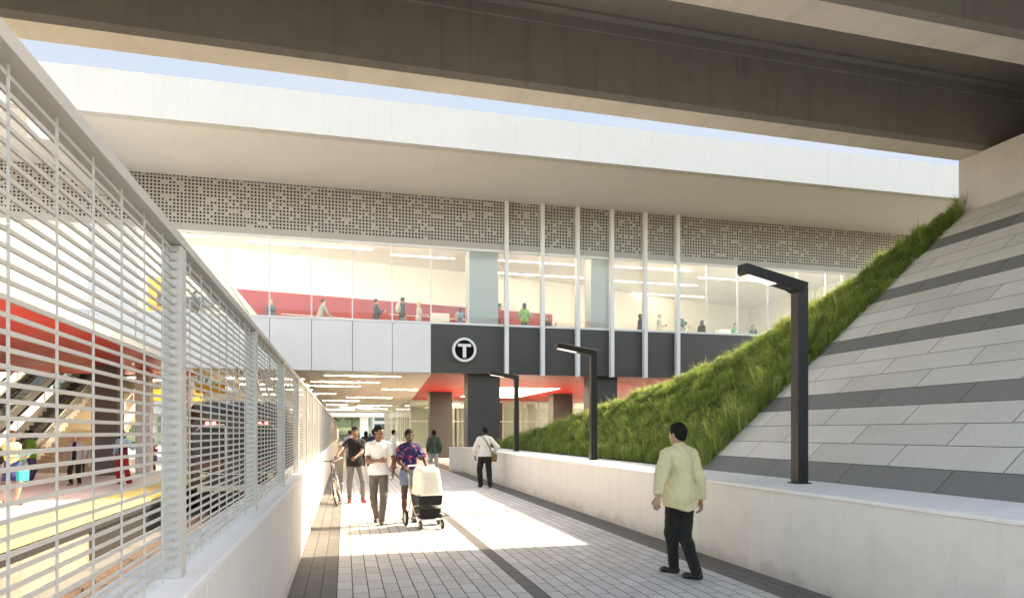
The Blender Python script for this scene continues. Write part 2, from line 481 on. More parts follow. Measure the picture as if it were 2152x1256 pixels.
    B.cap(hc + HM @ V3(-.018, .083, -.056), hc + HM @ V3(.018, .083, -.056), .009, .009, .008)   # lips
    for q, sg in (('L', -1), ('R', 1)):
        a = .86 if fem else 1.0
        B.cap(sh[q], el[q], .045 * a * bulk, .039 * a, .026)
        B.ell(sh[q] * .6 + el[q] * .4, (.045 * a, .045 * a, .07 * a), None, .025)
        B.cap(el[q], wr[q], .040 * a, .027 * a, .02)
        m = el[q] * .72 + wr[q] * .28; B.ell(m, (.041 * a,) * 3, None, .025)
        pn = V3(*handn[q]) if q in handn else V3(-sg, .25, 0)
        hand(B, wr[q], hd[q] if not (q in handn and len(handn[q]) > 3) else hd[q], pn[:3], 1 if q == 'R' else -1, lv, curl[0 if q == 'L' else 1])
        B.cap(hip[q] * .93 + P * .07, kn[q], (.076 if low and low[0] in ('trousers', 'flare') else .08) * bulk, .054, .03)
        B.cap(kn[q], an[q], .05, .034, .025)
        kd = nrm(an[q] - kn[q]); bk = nrm(V3(0, -1, 0) - kd * kd[1] * -1)
        B.ell(kn[q] + kd * .13 + V3(0, -.018, 0), (.05, .052, .1), None, .03)
        FM = fd[q][0]
        B.cap(an[q] + FM @ V3(0, .0, -.03), an[q] + FM @ V3(0, .12, -.055), .036, .028, .03)
    v, f = B.mesh(vb)
    o = npobj('person', v, f, skn(sk), None, True, s)
    o.location = (x, y, z); o.rotation_euler = (0, 0, R(face))
    tag(o, label, 'person', group)
    # ---- clothes
    def folds(amp, fz=20., seed=0.):
        def w(X, Y, Z):
            o_ = seed * 3.7 + 40
            wx = vnoise(X * 6 + o_, Y * 6 + 9, Z * 6 + 5) - .5; wz = vnoise(X * 5 + 3, Y * 5 + o_, Z * 5 + 21) - .5
            n1 = vnoise((X + .12 * wx + .35 * Z) * fz + o_, (Y + .12 * wz) * fz + 7, (Z + .1 * wx) * fz * .42 + 3)
            n2 = vnoise((X - .45 * Z + .1 * wz) * fz * 1.7 + o_, Y * fz * 1.7 + 17, Z * fz * .7 + 13)
            return amp * ((1 - np.abs(2 * n1 - 1)) ** 2 * 1.5 + (1 - np.abs(2 * n2 - 1)) ** 2 * .6 - 1.5)
        return w
    def legs(Fd, g, stop=1., flare=0, kk=.035):
        Fd.ell(P + V3(0, -.005, -.01), ((.165 if fem else .154) * bulk + g, .112 * bulk + g, .115 + g), None, kk)
        for q in 'LR':
            e = hip[q] + (kn[q] - hip[q]) * min(1, stop * 2)
            Fd.cap(hip[q] * .95 + P * .05, e, .081 * bulk + g, (.062 if stop >= .5 else .074) + g, kk)
            if stop > .5:
                an2 = an[q] + V3(0, .0, -.02) if stop >= 1 else kn[q] + (an[q] - kn[q]) * (stop - .5) * 2
                Fd.cap(kn[q], an2, .060 + g, .047 + g + flare, .03)
                kd = nrm(an[q] - kn[q]); Fd.ell(kn[q] + kd * .12 + V3(0, -.018, 0), (.054 + g, .056 + g, .1), None, .03)
    seed = abs(hash(label)) % 7 if False else (len(label) % 7)
    if low:
        kind, mat = low[0], low[1]; g = low[2] if len(low) > 2 else .006
        L = Field()
        if kind == 'trousers': legs(L, g)
        elif kind == 'flare': legs(L, g, 1., .045)
        elif kind == 'shorts': legs(L, .012, .30, .01)
        elif kind == 'skirt':
            L.ell(P + V3(0, -.005, .0), (.182, .134, .14), None, .05); L.cap(P + V3(0, 0, -.02), P + V3(0, 0.01, -.36), .172, .24, .05, flat=((0, 1, 0), .8))
        elif kind == 'gown':
            L.ell(P, (.17, .13, .14), None, .05); L.cap(P + V3(0, 0, .05), V3(P[0], P[1], .1), .15, .25, .05, flat=((0, 1, 0), .85))
        cuts = [lambda X, Y, Z: Z - (P[2] + .12) + 0 * X]
        if kind == 'skirt': cuts.append(lambda X, Y, Z: (P[2] - .36) - Z + 0 * X)
        if kind == 'gown': cuts.append(lambda X, Y, Z: .02 - Z + 0 * X)
        if kind == 'shorts': cuts.append(lambda X, Y, Z: (P[2] - .23) - Z + 0 * X)
        if kind in ('trousers', 'flare'): cuts.append(lambda X, Y, Z: (.02 if kind == 'flare' else .045) - Z + 0 * X + 0 * Y)
        v, f = L.mesh(vc, cuts, folds(.006, 12, seed))
        nm = {'trousers': 'trousers', 'flare': 'trousers', 'shorts': 'shorts', 'skirt': 'skirt', 'gown': 'gown'}[kind]
        npobj(nm, v, f, mat, o, True, s)
    if low and low[0] == 'trousers' and lv > 1:
        C = Field(); C.ell(P + V3(0, -.005, .075), (.152 * bulk + .014, .108 * bulk + .014, .09), None, .02)
        v, f = C.mesh(.008, [lambda X, Y, Z: np.abs(Z - (P[2] + .078)) - .017 + 0 * X])
        npobj('belt', v, f, pl((.02, .015, .012), .5), o, True, s)
    def shirt(name, mat, sleeve, hem, g, open_=False, collar=0, curve=0.):
        T = Field(); torso(T, g, .035)
        if hem < .03: T.ell(P + RS @ V3(0, -.005, -.01), ((.172 if fem else .166) * bulk + g, .122 * bulk + g, .16), RS, .04)
        if hem < -.03: T.cap(P + V3(0, -.005, .05), P + V3(0, -.005, hem - .03), .16 * bulk + g, .172 * bulk + g, .04, flat=((0, 1, 0), .74))
        for q in 'LR':
            a = .9 if fem else 1.
            if sleeve > 0:
                e = sh[q] + (el[q] - sh[q]) * min(1, sleeve * 2)
                T.cap(sh[q], e, .057 * a * bulk + g * .8, .046 * a + g * (1.25 if sleeve <= .5 else 1), .028, cut=sleeve <= .5)
                if sleeve > .5:
                    T.cap(el[q], el[q] + (wr[q] - el[q]) * (sleeve - .5) * 2 * .97, .045 * a + g, .034 * a + g * .8, .028, cut=True)
        if collar: T.cap(neck + RS @ V3(0, -.012, -.03), neck + RS @ V3(0, -.008, collar), .066 if not fem else .056, .064 if not fem else .054, .02)
        cuts = [lambda X, Y, Z: (P[2] + hem + curve * np.abs(X - P[0]) * 1.0) - Z + 0 * Y]
        nk = neck + RS @ V3(0, .055, .03); rn = .062
        if not collar: cuts.append(lambda X, Y, Z: rn - np.sqrt((X - nk[0]) ** 2 + (Y - nk[1] + .03) ** 2 + (Z - nk[2]) ** 2))
        else:
            top_ = neck[2] + collar * .8
            cuts.append(lambda X, Y, Z: Z - top_ - (nk[1] - Y) * .25 + 0 * X)
        if open_: cuts.append(lambda X, Y, Z: np.where(Y > P[1] + .03, .055 + .1 * np.maximum(0, (P[2] + .45 - Z)) * .3 - np.abs(X - P[0]), -1.))
        v, f = T.mesh(vc, cuts, folds(.009 if lv else .005, 10, seed))
        ob = npobj(name, v, f, mat, o, True, s)
        if collar and lv > 1 and not fem:
            m = MB(); m.smooth = True
            c0 = neck + RS @ V3(0, -.012, .012)
            m.tube([tuple((c0 + RS @ V3(.064 * math.sin(a), .064 * math.cos(a) * 1.02, .018 - .016 * math.cos(a))) * s) for a in np.linspace(.35, 2 * math.pi - .35, 22)], [.014 * s] * 22, 8)
            m.build('collar', mat, ob)
            for q in 'LR':
                m = MB(); m.smooth = True; e = wr[q] - hd[q] * .012
                m.cyl(tuple((e - hd[q] * .055) * s), tuple(e * s), (.041 + g * .55) * s, 16, (.038 + g * .5) * s); m.build('cuff', mat, ob)
        return ob
    for t in (top or []):
        shirt(t.get('name', 'shirt'), t['mat'], t.get('sleeve', .25), t.get('hem', -.06), t.get('g', .012), t.get('open', False), t.get('collar', 0), t.get('curve', 0))
    # ---- shoes
    if shoe is not None:
        for q in 'LR':
            S = Field(); FM = fd[q][0]; A = an[q]
            S.cap(A + FM @ V3(0, -.03, -.042), A + FM @ V3(0, .125, -.055), .041, .036, .03, flat=((0, 0, 1), .95))
            S.cap(A + FM @ V3(0, .125, -.055), A + FM @ V3(0, .165, -.06), .034, .024, .03)
            S.cap(A + FM @ V3(0, -.005, -.02), A + FM @ V3(0, 0, .035 if low and low[0] != 'shorts' else .0), .043, .037, .03)
            nz = FM @ V3(0, 0, 1); base = A + FM @ V3(0, 0, -.083)
            cz = [lambda X, Y, Z: -((X - base[0]) * nz[0] + (Y - base[1]) * nz[1] + (Z - base[2]) * nz[2])]
            v, f = S.mesh(min(vc, .012), cz)
            npobj('shoe', v, f, shoe if not isinstance(shoe, tuple) else pl(shoe, .45), o, True, s)
    # ---- hair
    hk, hcol = hair[0], hair[1]
    if hk:
        Hf = Field(); hm = hairm(hcol) if hk not in ('scarf', 'cap') else fab(hcol)
        t = {'short': .010, 'crop': .006, 'long': .016, 'pony': .009, 'bun': .010, 'scarf': .016, 'cap': .012}[hk]
        Hf.ell(hc + HM @ V3(0, -.018, .036), (.077 + t, .094 + t, .088 + t), HM, .02)
        if hk == 'short': Hf.ell(hc + HM @ V3(0, .0, .075), (.066, .08, .056), HM, .02); Hf.ell(hc + HM @ V3(0, -.042, -.012), (.077, .062, .08), HM, .02)
        if hk == 'crop': Hf.ell(hc + HM @ V3(0, .004, .066), (.069, .086, .06), HM, .02); Hf.ell(hc + HM @ V3(0, -.05, -.005), (.0745, .058, .075), HM, .02)
        if hk == 'long':
            for sg in (-1, 1): Hf.cap(hc + HM @ V3(sg * .062, -.02, .02), hc + V3(0, 0, 0) + HM @ V3(sg * .075, -.045, -.2), .03, .036, .04)
            Hf.cap(hc + HM @ V3(0, -.07, .03), hc + HM @ V3(0, -.085, -.24), .06, .05, .05, flat=((0, 1, 0), .7))
        if hk == 'pony':
            Hf.ell(hc + HM @ V3(0, -.05, -.01), (.066, .05, .06), HM, .02)
            Hf.cap(hc + HM @ V3(-.02, -.09, -.03), hc + HM @ V3(-.05, -.09, -.2), .03, .014, .02)
        if hk == 'bun': Hf.ell(hc + HM @ V3(0, -.085, .06), (.042,) * 3, None, .02)
        if hk == 'scarf':
            Hf.cap(hc + HM @ V3(0, -.01, -.03), neck + V3(0, 0, .0), .088, .085, .05); Hf.cap(neck + V3(0, 0, .02), neck + V3(0, -.01, -.12), .085, .15, .05, flat=((0, 1, 0), .75))
        yl = {'short': .05, 'crop': .058, 'long': .05, 'pony': .062, 'bun': .06, 'scarf': .06, 'cap': .2}[hk]
        def face_cut(X, Y, Z):
            q = [X - hc[0], Y - hc[1], Z - hc[2]]
            lx = HM[0, 0] * q[0] + HM[1, 0] * q[1] + HM[2, 0] * q[2]; ly = HM[0, 1] * q[0] + HM[1, 1] * q[1] + HM[2, 1] * q[2]; lz = HM[0, 2] * q[0] + HM[1, 2] * q[1] + HM[2, 2] * q[2]
            if hk == 'scarf': return np.minimum(ly - .035, np.minimum(.062 - lz, .055 - np.abs(lx))) * np.where(lz > -.1, 1, -1) if False else np.minimum(np.minimum(ly - .03, .058 - lz), np.minimum(.056 - np.abs(lx), lz + .095))
            if hk == 'long': hl = np.interp(ly, [-.1, .028, .05, .068, .09], [-.5, -.5, .0, .055, .072])
            elif hk in ('pony', 'bun'): hl = np.interp(ly, [-.1, -.05, .0, .03, .05, .068, .09], [-.5, -.5, -.03, -.01, .035, .06, .072])
            else: hl = np.interp(ly, [-.1, -.07, -.035, -.005, .034, .044, .066, .09], [-.085, -.08, -.042, -.006, -.012, .04, .064, .068])
            hl = hl + .003 * np.sin(190 * lx + 90 * ly) * np.sin(140 * lx - 60 * lz)
            return hl - lz
        v, f = Hf.mesh(vc if lv < 2 else .0075, [face_cut], (lambda X, Y, Z: .004 * np.sin(150 * X + 60 * Z) * np.sin(130 * Y - 70 * Z)) if lv > 0 and hk in ('short', 'crop') else None)
        if len(v): npobj({'scarf': 'headscarf', 'cap': 'cap'}.get(hk, 'hair'), v, f, hm, o, True, s)
    # ---- face
    if lv > 0:
        for sg in (-1, 1):
            E = MB(); E.smooth = True
            c = hc + HM @ V3(sg * .031, .0765, .007)
            MM = Matrix.Translation(Vector(c)) @ Matrix([[*HM[i], 0] for i in range(3)] + [[0, 0, 0, 1]]) if False else None
            E.ball(tuple(c * s), (.0112 * s, .0105 * s, .0062 * s), 10)
            E.cur = 1; c2 = c + HM @ V3(0, .0072, .0005); E.ball(tuple(c2 * s), (.0056 * s, .0045 * s, .0056 * s), 8)
            E.build('eye', [pl((.5, .46, .42), .3), pl((.02, .012, .008), .2)], o)
            W = MB(); W.smooth = True
            W.tube([tuple((hc + HM @ V3(sg * a, b_, c_)) * s) for a, b_, c_ in ((.014, .094, .030), (.03, .0905, .035), (.046, .077, .031))], [.0022 * s, .0034 * s, .0018 * s], 6)
            W.build('eyebrow', hairm(hcol if hk not in ('scarf', 'cap') else BLACK), o)
        Mo = MB(); Mo.smooth = True
        wd = .023 if smile else .019; u = .006 if smile else 0
        Mo.tube([tuple((hc + HM @ V3(a * wd, .0915 - abs(a) ** 2 * .009, -.0555 + abs(a) ** 2 * u)) * s) for a in (-1, -.5, 0, .5, 1)], [.002 * s, .0046 * s, .005 * s, .0046 * s, .002 * s], 7)
        lipc = tuple(min(1, c * f_) for c, f_ in zip(sk, (1.15, .72, .75)))
        mm = [pl(lipc, .4)]
        if smile:
            Mo.cur = 1
            Mo.tube([tuple((hc + HM @ V3(a * wd * .8, .0945 - abs(a) ** 2 * .009, -.0555 + abs(a) ** 2 * u)) * s) for a in (-1, -.5, 0, .5, 1)], [.001 * s, .0028 * s, .0034 * s, .0028 * s, .001 * s], 6)
            mm.append(pl((.8, .78, .74), .3))
        Mo.build('mouth', mm, o)
    J = dict(P=P, neck=neck, hc=hc, sh=sh, el=el, wr=wr, an=an, kn=kn, HM=HM, hd=hd, s=s, chest=chest, RS=RS)
    o.update_tag()
    M = Matrix.Translation((x, y, z)) @ Matrix.Rotation(R(face), 4, 'Z')
    J['world'] = lambda p: M @ Vector(np.array(p) * s)
    J['M'] = M
    J['obj'] = o
    return J
# ------------------------------------------------------------------ the people
WHITE_T = fab((.78, .76, .73)); CHARC = fab((.014, .0135, .0135)); SAGE = fab((.64, .565, .32), wr=.35, scale=8)
DPANT = fab((.018, .017, .016)); GREYP = fab((.125, .112, .1)); JEAN = fab((.16, .155, .15)); DENIM = fab((.19, .24, .34)); FLOR = floral('floral_cotton')
# man walking away on the right
man = person('man in pale green shirt and black trousers walking away beside the low concrete wall', 3.70, 6.98, 10, 1.785, lv=2, sk=TAN, bulk=1.05,
    top=[dict(mat=SAGE, sleeve=.97, hem=-.17, g=.026, collar=.045, curve=.3)], low=('trousers', DPANT, .012), shoe=(.02, .017, .015), hair=('short', (.01, .009, .009)),
    pel=(.0, .06, -.02), lean=.03, side=-.02, twist=.06, head=(.26, .05, 0), feet={'L': (.085, .33, .0, .45, 0), 'R': (.10, -.06, .0, .4, 0)},
    hands={'L': (-.43, -.12, .95), 'R': (.285, .05, .86)}, elbow={'L': (-.7, -.6, -.1), 'R': (.8, -.5, 0)}, handn={'L': (.6, .4, -.2), 'R': (-1, .2, 0)}, curl=(.45, .5))
# the group coming towards the camera
mt = person('smiling man in white t-shirt and grey trousers walking with one hand in his pocket', .62, 12.45, 176, 1.80, lv=2, sk=BROWN, bulk=1.0, smile=1,
    top=[dict(mat=WHITE_T, sleeve=.30, hem=-.06, g=.008)], low=('trousers', GREYP, .003), shoe=(.028, .016, .012), hair=('crop', (.01, .009, .008)),
    pel=(.03, 0, -.012), side=-.015, head=(.72, .04, .04), feet={'L': (-.02, .17, 0, .1, -.05), 'R': (.07, -.14, .04, -.1, .2)},
    hands={'R': (.02, .20, 1.13), 'L': (-.225, .06, .905)}, elbow={'R': (.9, -.6, -.35), 'L': (-.5, -1, 0)}, handn={'R': (-.3, -1, -.2), 'L': (1, -.1, .3)}, curl=(.3, .4))
wo = person('woman in navy floral blouse and denim shorts pushing the pram', 1.12, 12.50, 184, 1.715, lv=2, fem=1, sk=DARK, smile=1,
    top=[dict(mat=FLOR, sleeve=.42, hem=.06, g=.022, collar=.03)], low=('shorts', DENIM, .01), shoe=(.02, .018, .018), hair=('pony', (.014, .01, .009)),
    head=(.12, .05, .07), pel=(-.02, 0, 0), feet={'L': (-.12, -.04, 0, .1, 0), 'R': (.06, -.03, 0, -.1, 0)},
    hands={'R': (.125, .36, 1.06), 'L': (-.285, .37, 1.06)}, elbow={'R': (.9, -.5, -.5), 'L': (-.9, -.5, -.5)}, handn={'R': (-.2, -.1, -1), 'L': (.2, -.1, -1)}, curl=(.75, .75))
bk = person('man in black v-neck t-shirt and red shoes walking the bicycle', .20, 16.35, 184, 1.80, lv=2, sk=BROWN,
    top=[dict(mat=CHARC, sleeve=.34, hem=-.1, g=.012)], low=('trousers', JEAN, .0), shoe=pl((.52, .03, .04), .5), hair=('crop', (.01, .009, .008)),
    head=(-.04, .0, .0), pel=(-.03, 0, -.01), feet={'L': (-.21, .06, 0, .25, 0), 'R': (.09, .02, .0, -.15, 0)},
    hands={'R': (.42, .44, 1.08), 'L': (-.02, .34, 1.07)}, elbow={'R': (.8, -.3, -.5), 'L': (-.8, -.4, -.45)}, handn={'R': (0, -.3, -1), 'L': (0, -.5, -1)}, curl=(.8, .8))
# further along the walkway
X_, Y_ = at(1019, 20.3)
sw = person('man in white sweater and black trousers seen from behind, satchel across his back', X_, Y_, 2, 1.83, lv=1, sk=DARK, bulk=1.08,
    top=[dict(mat=fab((.62, .61, .58)), sleeve=.95, hem=-.04, g=.014)], low=('trousers', DPANT, .02), hair=('crop', (.012, .01, .009)),
    head=(.1, .05, 0), feet={'L': (-.11, .1, 0, .15, 0), 'R': (.1, -.16, .0, -.2, 0)}, pel=(0, 0, -.01), hands={'R': (.26, .05, .98), 'L': (-.27, .1, .9)}, elbow={'R': (.9, -.7, 0), 'L': (-.9, -.5, 0)})
X_, Y_ = at(912, 26.3)
gj = person('man in dark green jacket and light grey trousers walking away past the pillar', X_, Y_, 3, 1.75, lv=1, sk=DARK,
    top=[dict(name='jacket', mat=fab((.055, .07, .05)), sleeve=.95, hem=-.1, g=.028, collar=.05)], low=('trousers', fab((.36, .35, .34)), .008), hair=('short', BLACK),
    feet={'L': (-.1, .12, 0, 0, 0), 'R': (.09, -.12, .0, 0, 0)}, pel=(0, 0, -.01), hands={'L': (-.24, .12, .9), 'R': (.25, -.05, .88)})
X_, Y_ = at(827, 31.)
person('man in white shirt standing by the far glass wall, seen side on', X_, Y_, -70, 1.76, lv=1, sk=TAN, top=[dict(mat=fab((.7, .68, .64)), sleeve=.9, hem=-.1, g=.016)], low=('trousers', fab((.5, .47, .42)), .01), hair=('short', BLACK))
X_, Y_ = at(786, 24.2)
person('man with dark hair and charcoal top walking away behind the man in white', X_, Y_, 0, 1.76, lv=1, sk=LIGHT, top=[dict(mat=fab((.035, .035, .04)), sleeve=.9, hem=-.1, g=.02)], low=('trousers', fab((.06, .06, .07)), .01), hair=('short', BLACK))
X_, Y_ = at(735, 30.)
person('person in pale pink shirt walking away along the fence', X_, Y_, 0, 1.74, lv=0, sk=LIGHT, top=[dict(mat=fab((.62, .5, .5)), sleeve=.9, hem=-.1, g=.02)], low=('trousers', fab((.3, .28, .27)), .01), hair=('short', (.07, .04, .03)))
X_, Y_ = at(747, 31.5)
person('woman with dark hair and pinkish blouse walking away beside the pale pink shirt', X_, Y_, 0, 1.64, lv=0, fem=1, sk=LIGHT, top=[dict(mat=fab((.5, .4, .42)), sleeve=.6, hem=-.1, g=.02)], low=('trousers', fab((.1, .1, .13)), .01), hair=('long', (.02, .013, .01)))
X_, Y_ = at(769, 33.)
person('person in black clothes far down the walkway behind the cyclist', X_, Y_, 10, 1.7, lv=0, sk=LIGHT, top=[dict(mat=fab((.03, .03, .035)), sleeve=.9, hem=-.1, g=.02)], low=('trousers', DPANT, .01), hair=('long', BLACK))
X_, Y_ = at(795, 42.)
person('person in beige top far under the lit ceiling', X_, Y_, 170, 1.7, lv=0, sk=TAN, top=[dict(mat=fab((.4, .33, .25)), sleeve=.5, hem=-.1, g=.02)], low=('trousers', fab((.1, .1, .1)), .01), hair=('short', BLACK))
# on the platform
w1 = person('woman in yellow top and blue skirt reading a folder on the platform', -7.25, 17.5, -118, 1.70, lv=1, fem=1, sk=LIGHT, top=[dict(mat=fab((.75, .6, .22)), sleeve=.6, hem=-.03, g=.012)],
    low=('skirt', fab((.045, .05, .17)), .01), shoe=(.03, .03, .03), hair=('long', (.08, .035, .02)), head=(-.2, .2, 0), feet={'L': (-.08, .05, 0, .1, 0), 'R': (.1, -.05, 0, -.15, 0)},
    hands={'R': (.06, .26, 1.14), 'L': (-.1, .27, 1.12)}, handn={'R': (-.3, -.5, 1), 'L': (.3, -.5, 1)}, curl=(.5, .5))
w2 = person('woman in green sweater and purple trousers by the escalator', -9.75, 24.8, -95, 1.70, lv=1, fem=1, sk=DARK, bulk=1.08, top=[dict(mat=fab((.12, .24, .03)), sleeve=.95, hem=-.1, g=.016)],
    low=('trousers', fab((.075, .055, .12)), .004), hair=('long', BLACK), head=(.35, -.05, 0), hands={'R': (.14, .27, 1.16), 'L': (-.12, .27, 1.16)}, handn={'R': (-.3, -.3, 1), 'L': (.3, -.3, 1)}, smile=1)
w3 = person('woman in black top with grey cardigan holding a folded umbrella', -8.1, 23.7, 178, 1.62, lv=1, fem=1, sk=LIGHT, top=[dict(mat=fab((.012, .012, .013)), sleeve=.0, hem=-.1, g=.01), dict(name='cardigan', mat=fab((.36, .34, .34)), sleeve=.95, hem=-.14, g=.024, open=True)],
    low=('trousers', DPANT, .01), shoe=(.25, .16, .1), hair=('pony', BLACK), feet={'L': (-.1, .0, 0, .1, 0), 'R': (.12, .1, 0, -.3, 0)}, hands={'R': (.34, .06, 1.0), 'L': (-.27, .05, .93)}, elbow={'R': (.9, -.5, .2)})
w4 = person('woman in light blue blouse and flared red trousers near the platform edge', -6.9, 24.1, 172, 1.71, lv=1, fem=1, sk=LIGHT, top=[dict(mat=fab((.3, .45, .62)), sleeve=.9, hem=.04, g=.022)],
    low=('flare', fab((.36, .015, .025)), .006), shoe=(.3, .02, .03), hair=('long', (.03, .016, .012)), head=(.45, 0, 0), feet={'L': (-.19, .03, 0, .25, 0), 'R': (.1, 0, 0, -.1, 0)},
    hands={'L': (-.16, .14, 1.33), 'R': (.28, .02, .9)}, elbow={'L': (-.8, -.3, -.8)}, smile=1)
w5 = person('woman in long black gown and headscarf with shopping bags', -8.1, 32., -110, 1.69, lv=1, fem=1, sk=LIGHT, top=[dict(name='bodice', mat=fab((.012, .011, .012)), sleeve=.97, hem=-.06, g=.03)],
    low=('gown', fab((.011, .01, .011)), .01), hair=('scarf', (.012, .011, .012)), hands={'R': (.12, .26, 1.1), 'L': (-.27, .02, .85)})

# behind the upper glazing: floor at 5.85
UP = 'people behind the upper glazing'
def up(label, px, yh, face, topc, lowc, hair, H=1.72, fem=0, sk=LIGHT, hands=None, **k):
    d = (5.85 + H - EYE) * F_ / (907 - yh); X, Y = at(px, d)
    if Y < 29.75: d *= 29.75 / Y; X, Y = at(px, d)
    tp = dict(mat=fab(topc), sleeve=k.pop('sleeve', .95), hem=k.pop('hem', -.1), g=k.pop('g', .018))
    return person(label, X, Y, face, H, z=5.85, fem=fem, sk=sk, top=[tp], low=(k.pop('lowk', 'trousers'), fab(lowc), .01), hair=hair, hands=hands, group=UP, **k)
u = []
u.append(up('person in dark jacket and white shirt at the counter behind the glass, leftmost', 410, 611, -80, (.03, .028, .025), (.03, .03, .03), ('short', BLACK)))
u.append(up('blonde woman with a dark top against the red wall, partly behind a mullion', 569, 628, 200, (.07, .09, .13), (.08, .1, .15), ('long', (.5, .33, .16)), 1.66, 1))
u.append(up('man in grey shirt leaning on the rail in front of the red wall', 673, 625, -70, (.3, .32, .31), (.1, .1, .1), ('short', (.06, .035, .02)), 1.78, hands={'R': (.15, .42, .96), 'L': (-.2, .2, .95)}, lean=.25))
u.append(up('person in black top with patterned tote looking at a phone before the red wall', 790, 627, -80, (.035, .032, .03), (.05, .05, .05), ('bun', (.04, .025, .02)), 1.7, 1, hands={'R': (.1, .36, 1.2), 'L': (-.1, .3, 1.15)}))
u.append(up('man in dark top and jeans with a pale backpack before the red wall', 846, 624, -75, (.035, .015, .02), (.15, .21, .35), ('short', (.05, .03, .02)), 1.76))
u.append(up('blonde woman in cream t-shirt looking at her hands before the red wall', 880, 633, -85, (.68, .64, .54), (.4, .42, .44), ('long', (.55, .38, .17)), 1.66, 1, hands={'R': (.1, .36, 1.12), 'L': (-.1, .32, 1.1)}, sleeve=.4))
u.append(up('girl with long brown hair and blue top near the grey pillar', 968, 646, -60, (.16, .42, .62), (.3, .32, .33), ('long', (.07, .03, .018)), 1.56, 1, sleeve=.4))
u.append(up('person in red top with dark hair half behind the bluish pillar', 1050, 637, -90, (.5, .025, .03), (.04, .04, .045), ('short', BLACK), 1.7))
u.append(up('woman in bright lime green sweater with grey headband, seen from behind', 1102, 636, 5, (.2, .47, .03), (.11, .11, .12), ('long', (.03, .02, .018)), 1.74, 1, hands={'R': (.22, .2, 1.1), 'L': (-.22, .2, 1.1)}, elbow={'R': (.55, -1, -.2), 'L': (-.55, -1, -.2)}))
u.append(up('person with black hair low behind the glass beside the concrete block', 1150, 664, 150, (.02, .02, .02), (.05, .05, .05), ('long', BLACK), 1.55, 1))
u.append(up('person in yellow top almost hidden by the grey pillar', 1236, 674, -60, (.55, .5, .08), (.05, .05, .05), ('long', BLACK), 1.55, 1))
u.append(up('man in navy blue jacket partly behind a white fin', 1345, 659, -110, (.035, .045, .1), (.03, .03, .035), ('crop', BLACK), 1.76, sk=BROWN, hands={'R': (.1, .25, 1.45), 'L': (-.25, .05, .9)}))
u.append(up('grey haired man in pale grey coat with his hand at his chin', 1386, 659, -100, (.52, .53, .5), (.4, .4, .38), ('short', (.33, .3, .26)), 1.76, hands={'R': (.05, .28, 1.2), 'L': (-.1, .27, 1.16)}, g=.03))
u.append(up('man in grey t-shirt with green backpack beside a white fin', 1426, 658, 60, (.2, .21, .25), (.03, .03, .035), ('short', BLACK), 1.78, sk=TAN, sleeve=.4))
u.append(up('person in dark cap raising a hand to the face next to the green backpack', 1441, 675, -70, (.5, .5, .48), (.05, .05, .05), ('cap', (.015, .014, .014)), 1.6, 1, hands={'R': (.06, .22, 1.42), 'L': (-.1, .25, 1.1)}))
u.append(up('woman in black gown and hood beside a thin mullion', 1475, 672, -60, (.012, .011, .012), (.012, .011, .012), ('scarf', (.012, .011, .012)), 1.66, 1))
u.append(up('woman in green dress facing out near the grass', 1545, 679, 165, (.04, .3, .1), (.03, .03, .03), ('long', (.03, .018, .015)), 1.62, 1))
u.append(up('person with long black hair closest to the grass behind the glazing', 1583, 682, 150, (.02, .018, .018), (.03, .03, .03), ('long', BLACK), 1.6, 1))
# ------------------------------------------------------------------ materials of the place
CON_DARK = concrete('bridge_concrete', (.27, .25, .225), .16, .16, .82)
CON_SOFF_LIT = concrete('bounce_lit_underside', (.60, .56, .50), .12, .10, .82, axis='y')  # lighter copy of the bridge concrete, bounce light painted into its colour
CON_WALL = concrete('pale_wall_concrete', (.74, .715, .68), .09, .045, .75)
CON_LOW = concrete('low_wall_concrete', (.75, .705, .645), .10, .06, .75, foot=.5)
CON_CREAM = concrete('coping_concrete', (.80, .775, .74), .06, .05, .7)
CON_WHITE = concrete('white_fascia_concrete', (.64, .625, .595), .05, .05, .7)
CON_SOFT = concrete('roof_soffit_concrete', (.80, .785, .745), .06, .04, .75, axis='y')
CON_FLOOR = concrete('platform_concrete', (.70, .67, .63), .06, .0, .55, bump=.08)
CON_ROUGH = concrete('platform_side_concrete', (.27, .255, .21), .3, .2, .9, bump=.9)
CEIL = plain('cream_ceiling', (.78, .72, .62), .6, var=.02, scale=1)
CREAMW = plain('cream_wall_paint', (.85, .83, .77), .6, var=.02, scale=1)
PANEL_W = plain('white_metal_panel', (.79, .785, .775), .38, var=.03, scale=1.2)
PANEL_D = plain('charcoal_metal_panel', (.066, .062, .056), .42, var=.06, scale=1.0)
PANEL_C = plain('column_cladding', (.058, .056, .053), .45, var=.08, scale=1.0)
COL_BR = plain('brown_grey_column', (.12, .10, .088), .5, var=.06, scale=1.0)
WHITE_M = plain('white_aluminium', (.80, .80, .79), .35, var=.02)
RED_C = plain('red_ceiling_panel', (.52, .028, .02), .45, var=.05, scale=.7)
RED_W = plain('red_wall_panel', (.37, .013, .011), .4, var=.06, scale=.7)
BLACK_M = plain('black_powder_coat', (.014, .0135, .012), .42, var=.12, scale=6)
FENCE_M = plain('fence_metal', (.51, .49, .445), .42, var=.05, scale=6)
STEEL = plain('steel', (.45, .44, .42), .28, metal=.9, var=.06)
GLASS = glass('facade_glass', (.97, .985, .975), 0., 1.0, .035, (.85, .87, .86))
GLASS2 = glass('lobby_glass', (.93, .965, .945), 0., .9, .04, (.7, .75, .7))
BALUS = glass('balustrade_glass', (.95, .97, .96), 0., .7)
LAMP_W = emit('warm_lamp', (1.0, .94, .83), 17.)
LAMP_U = emit('warm_line_lamp', (1.0, .96, .88), 5.)
LAMP_H = emit('hall_line_lamp', (1.0, .96, .88), 42.)
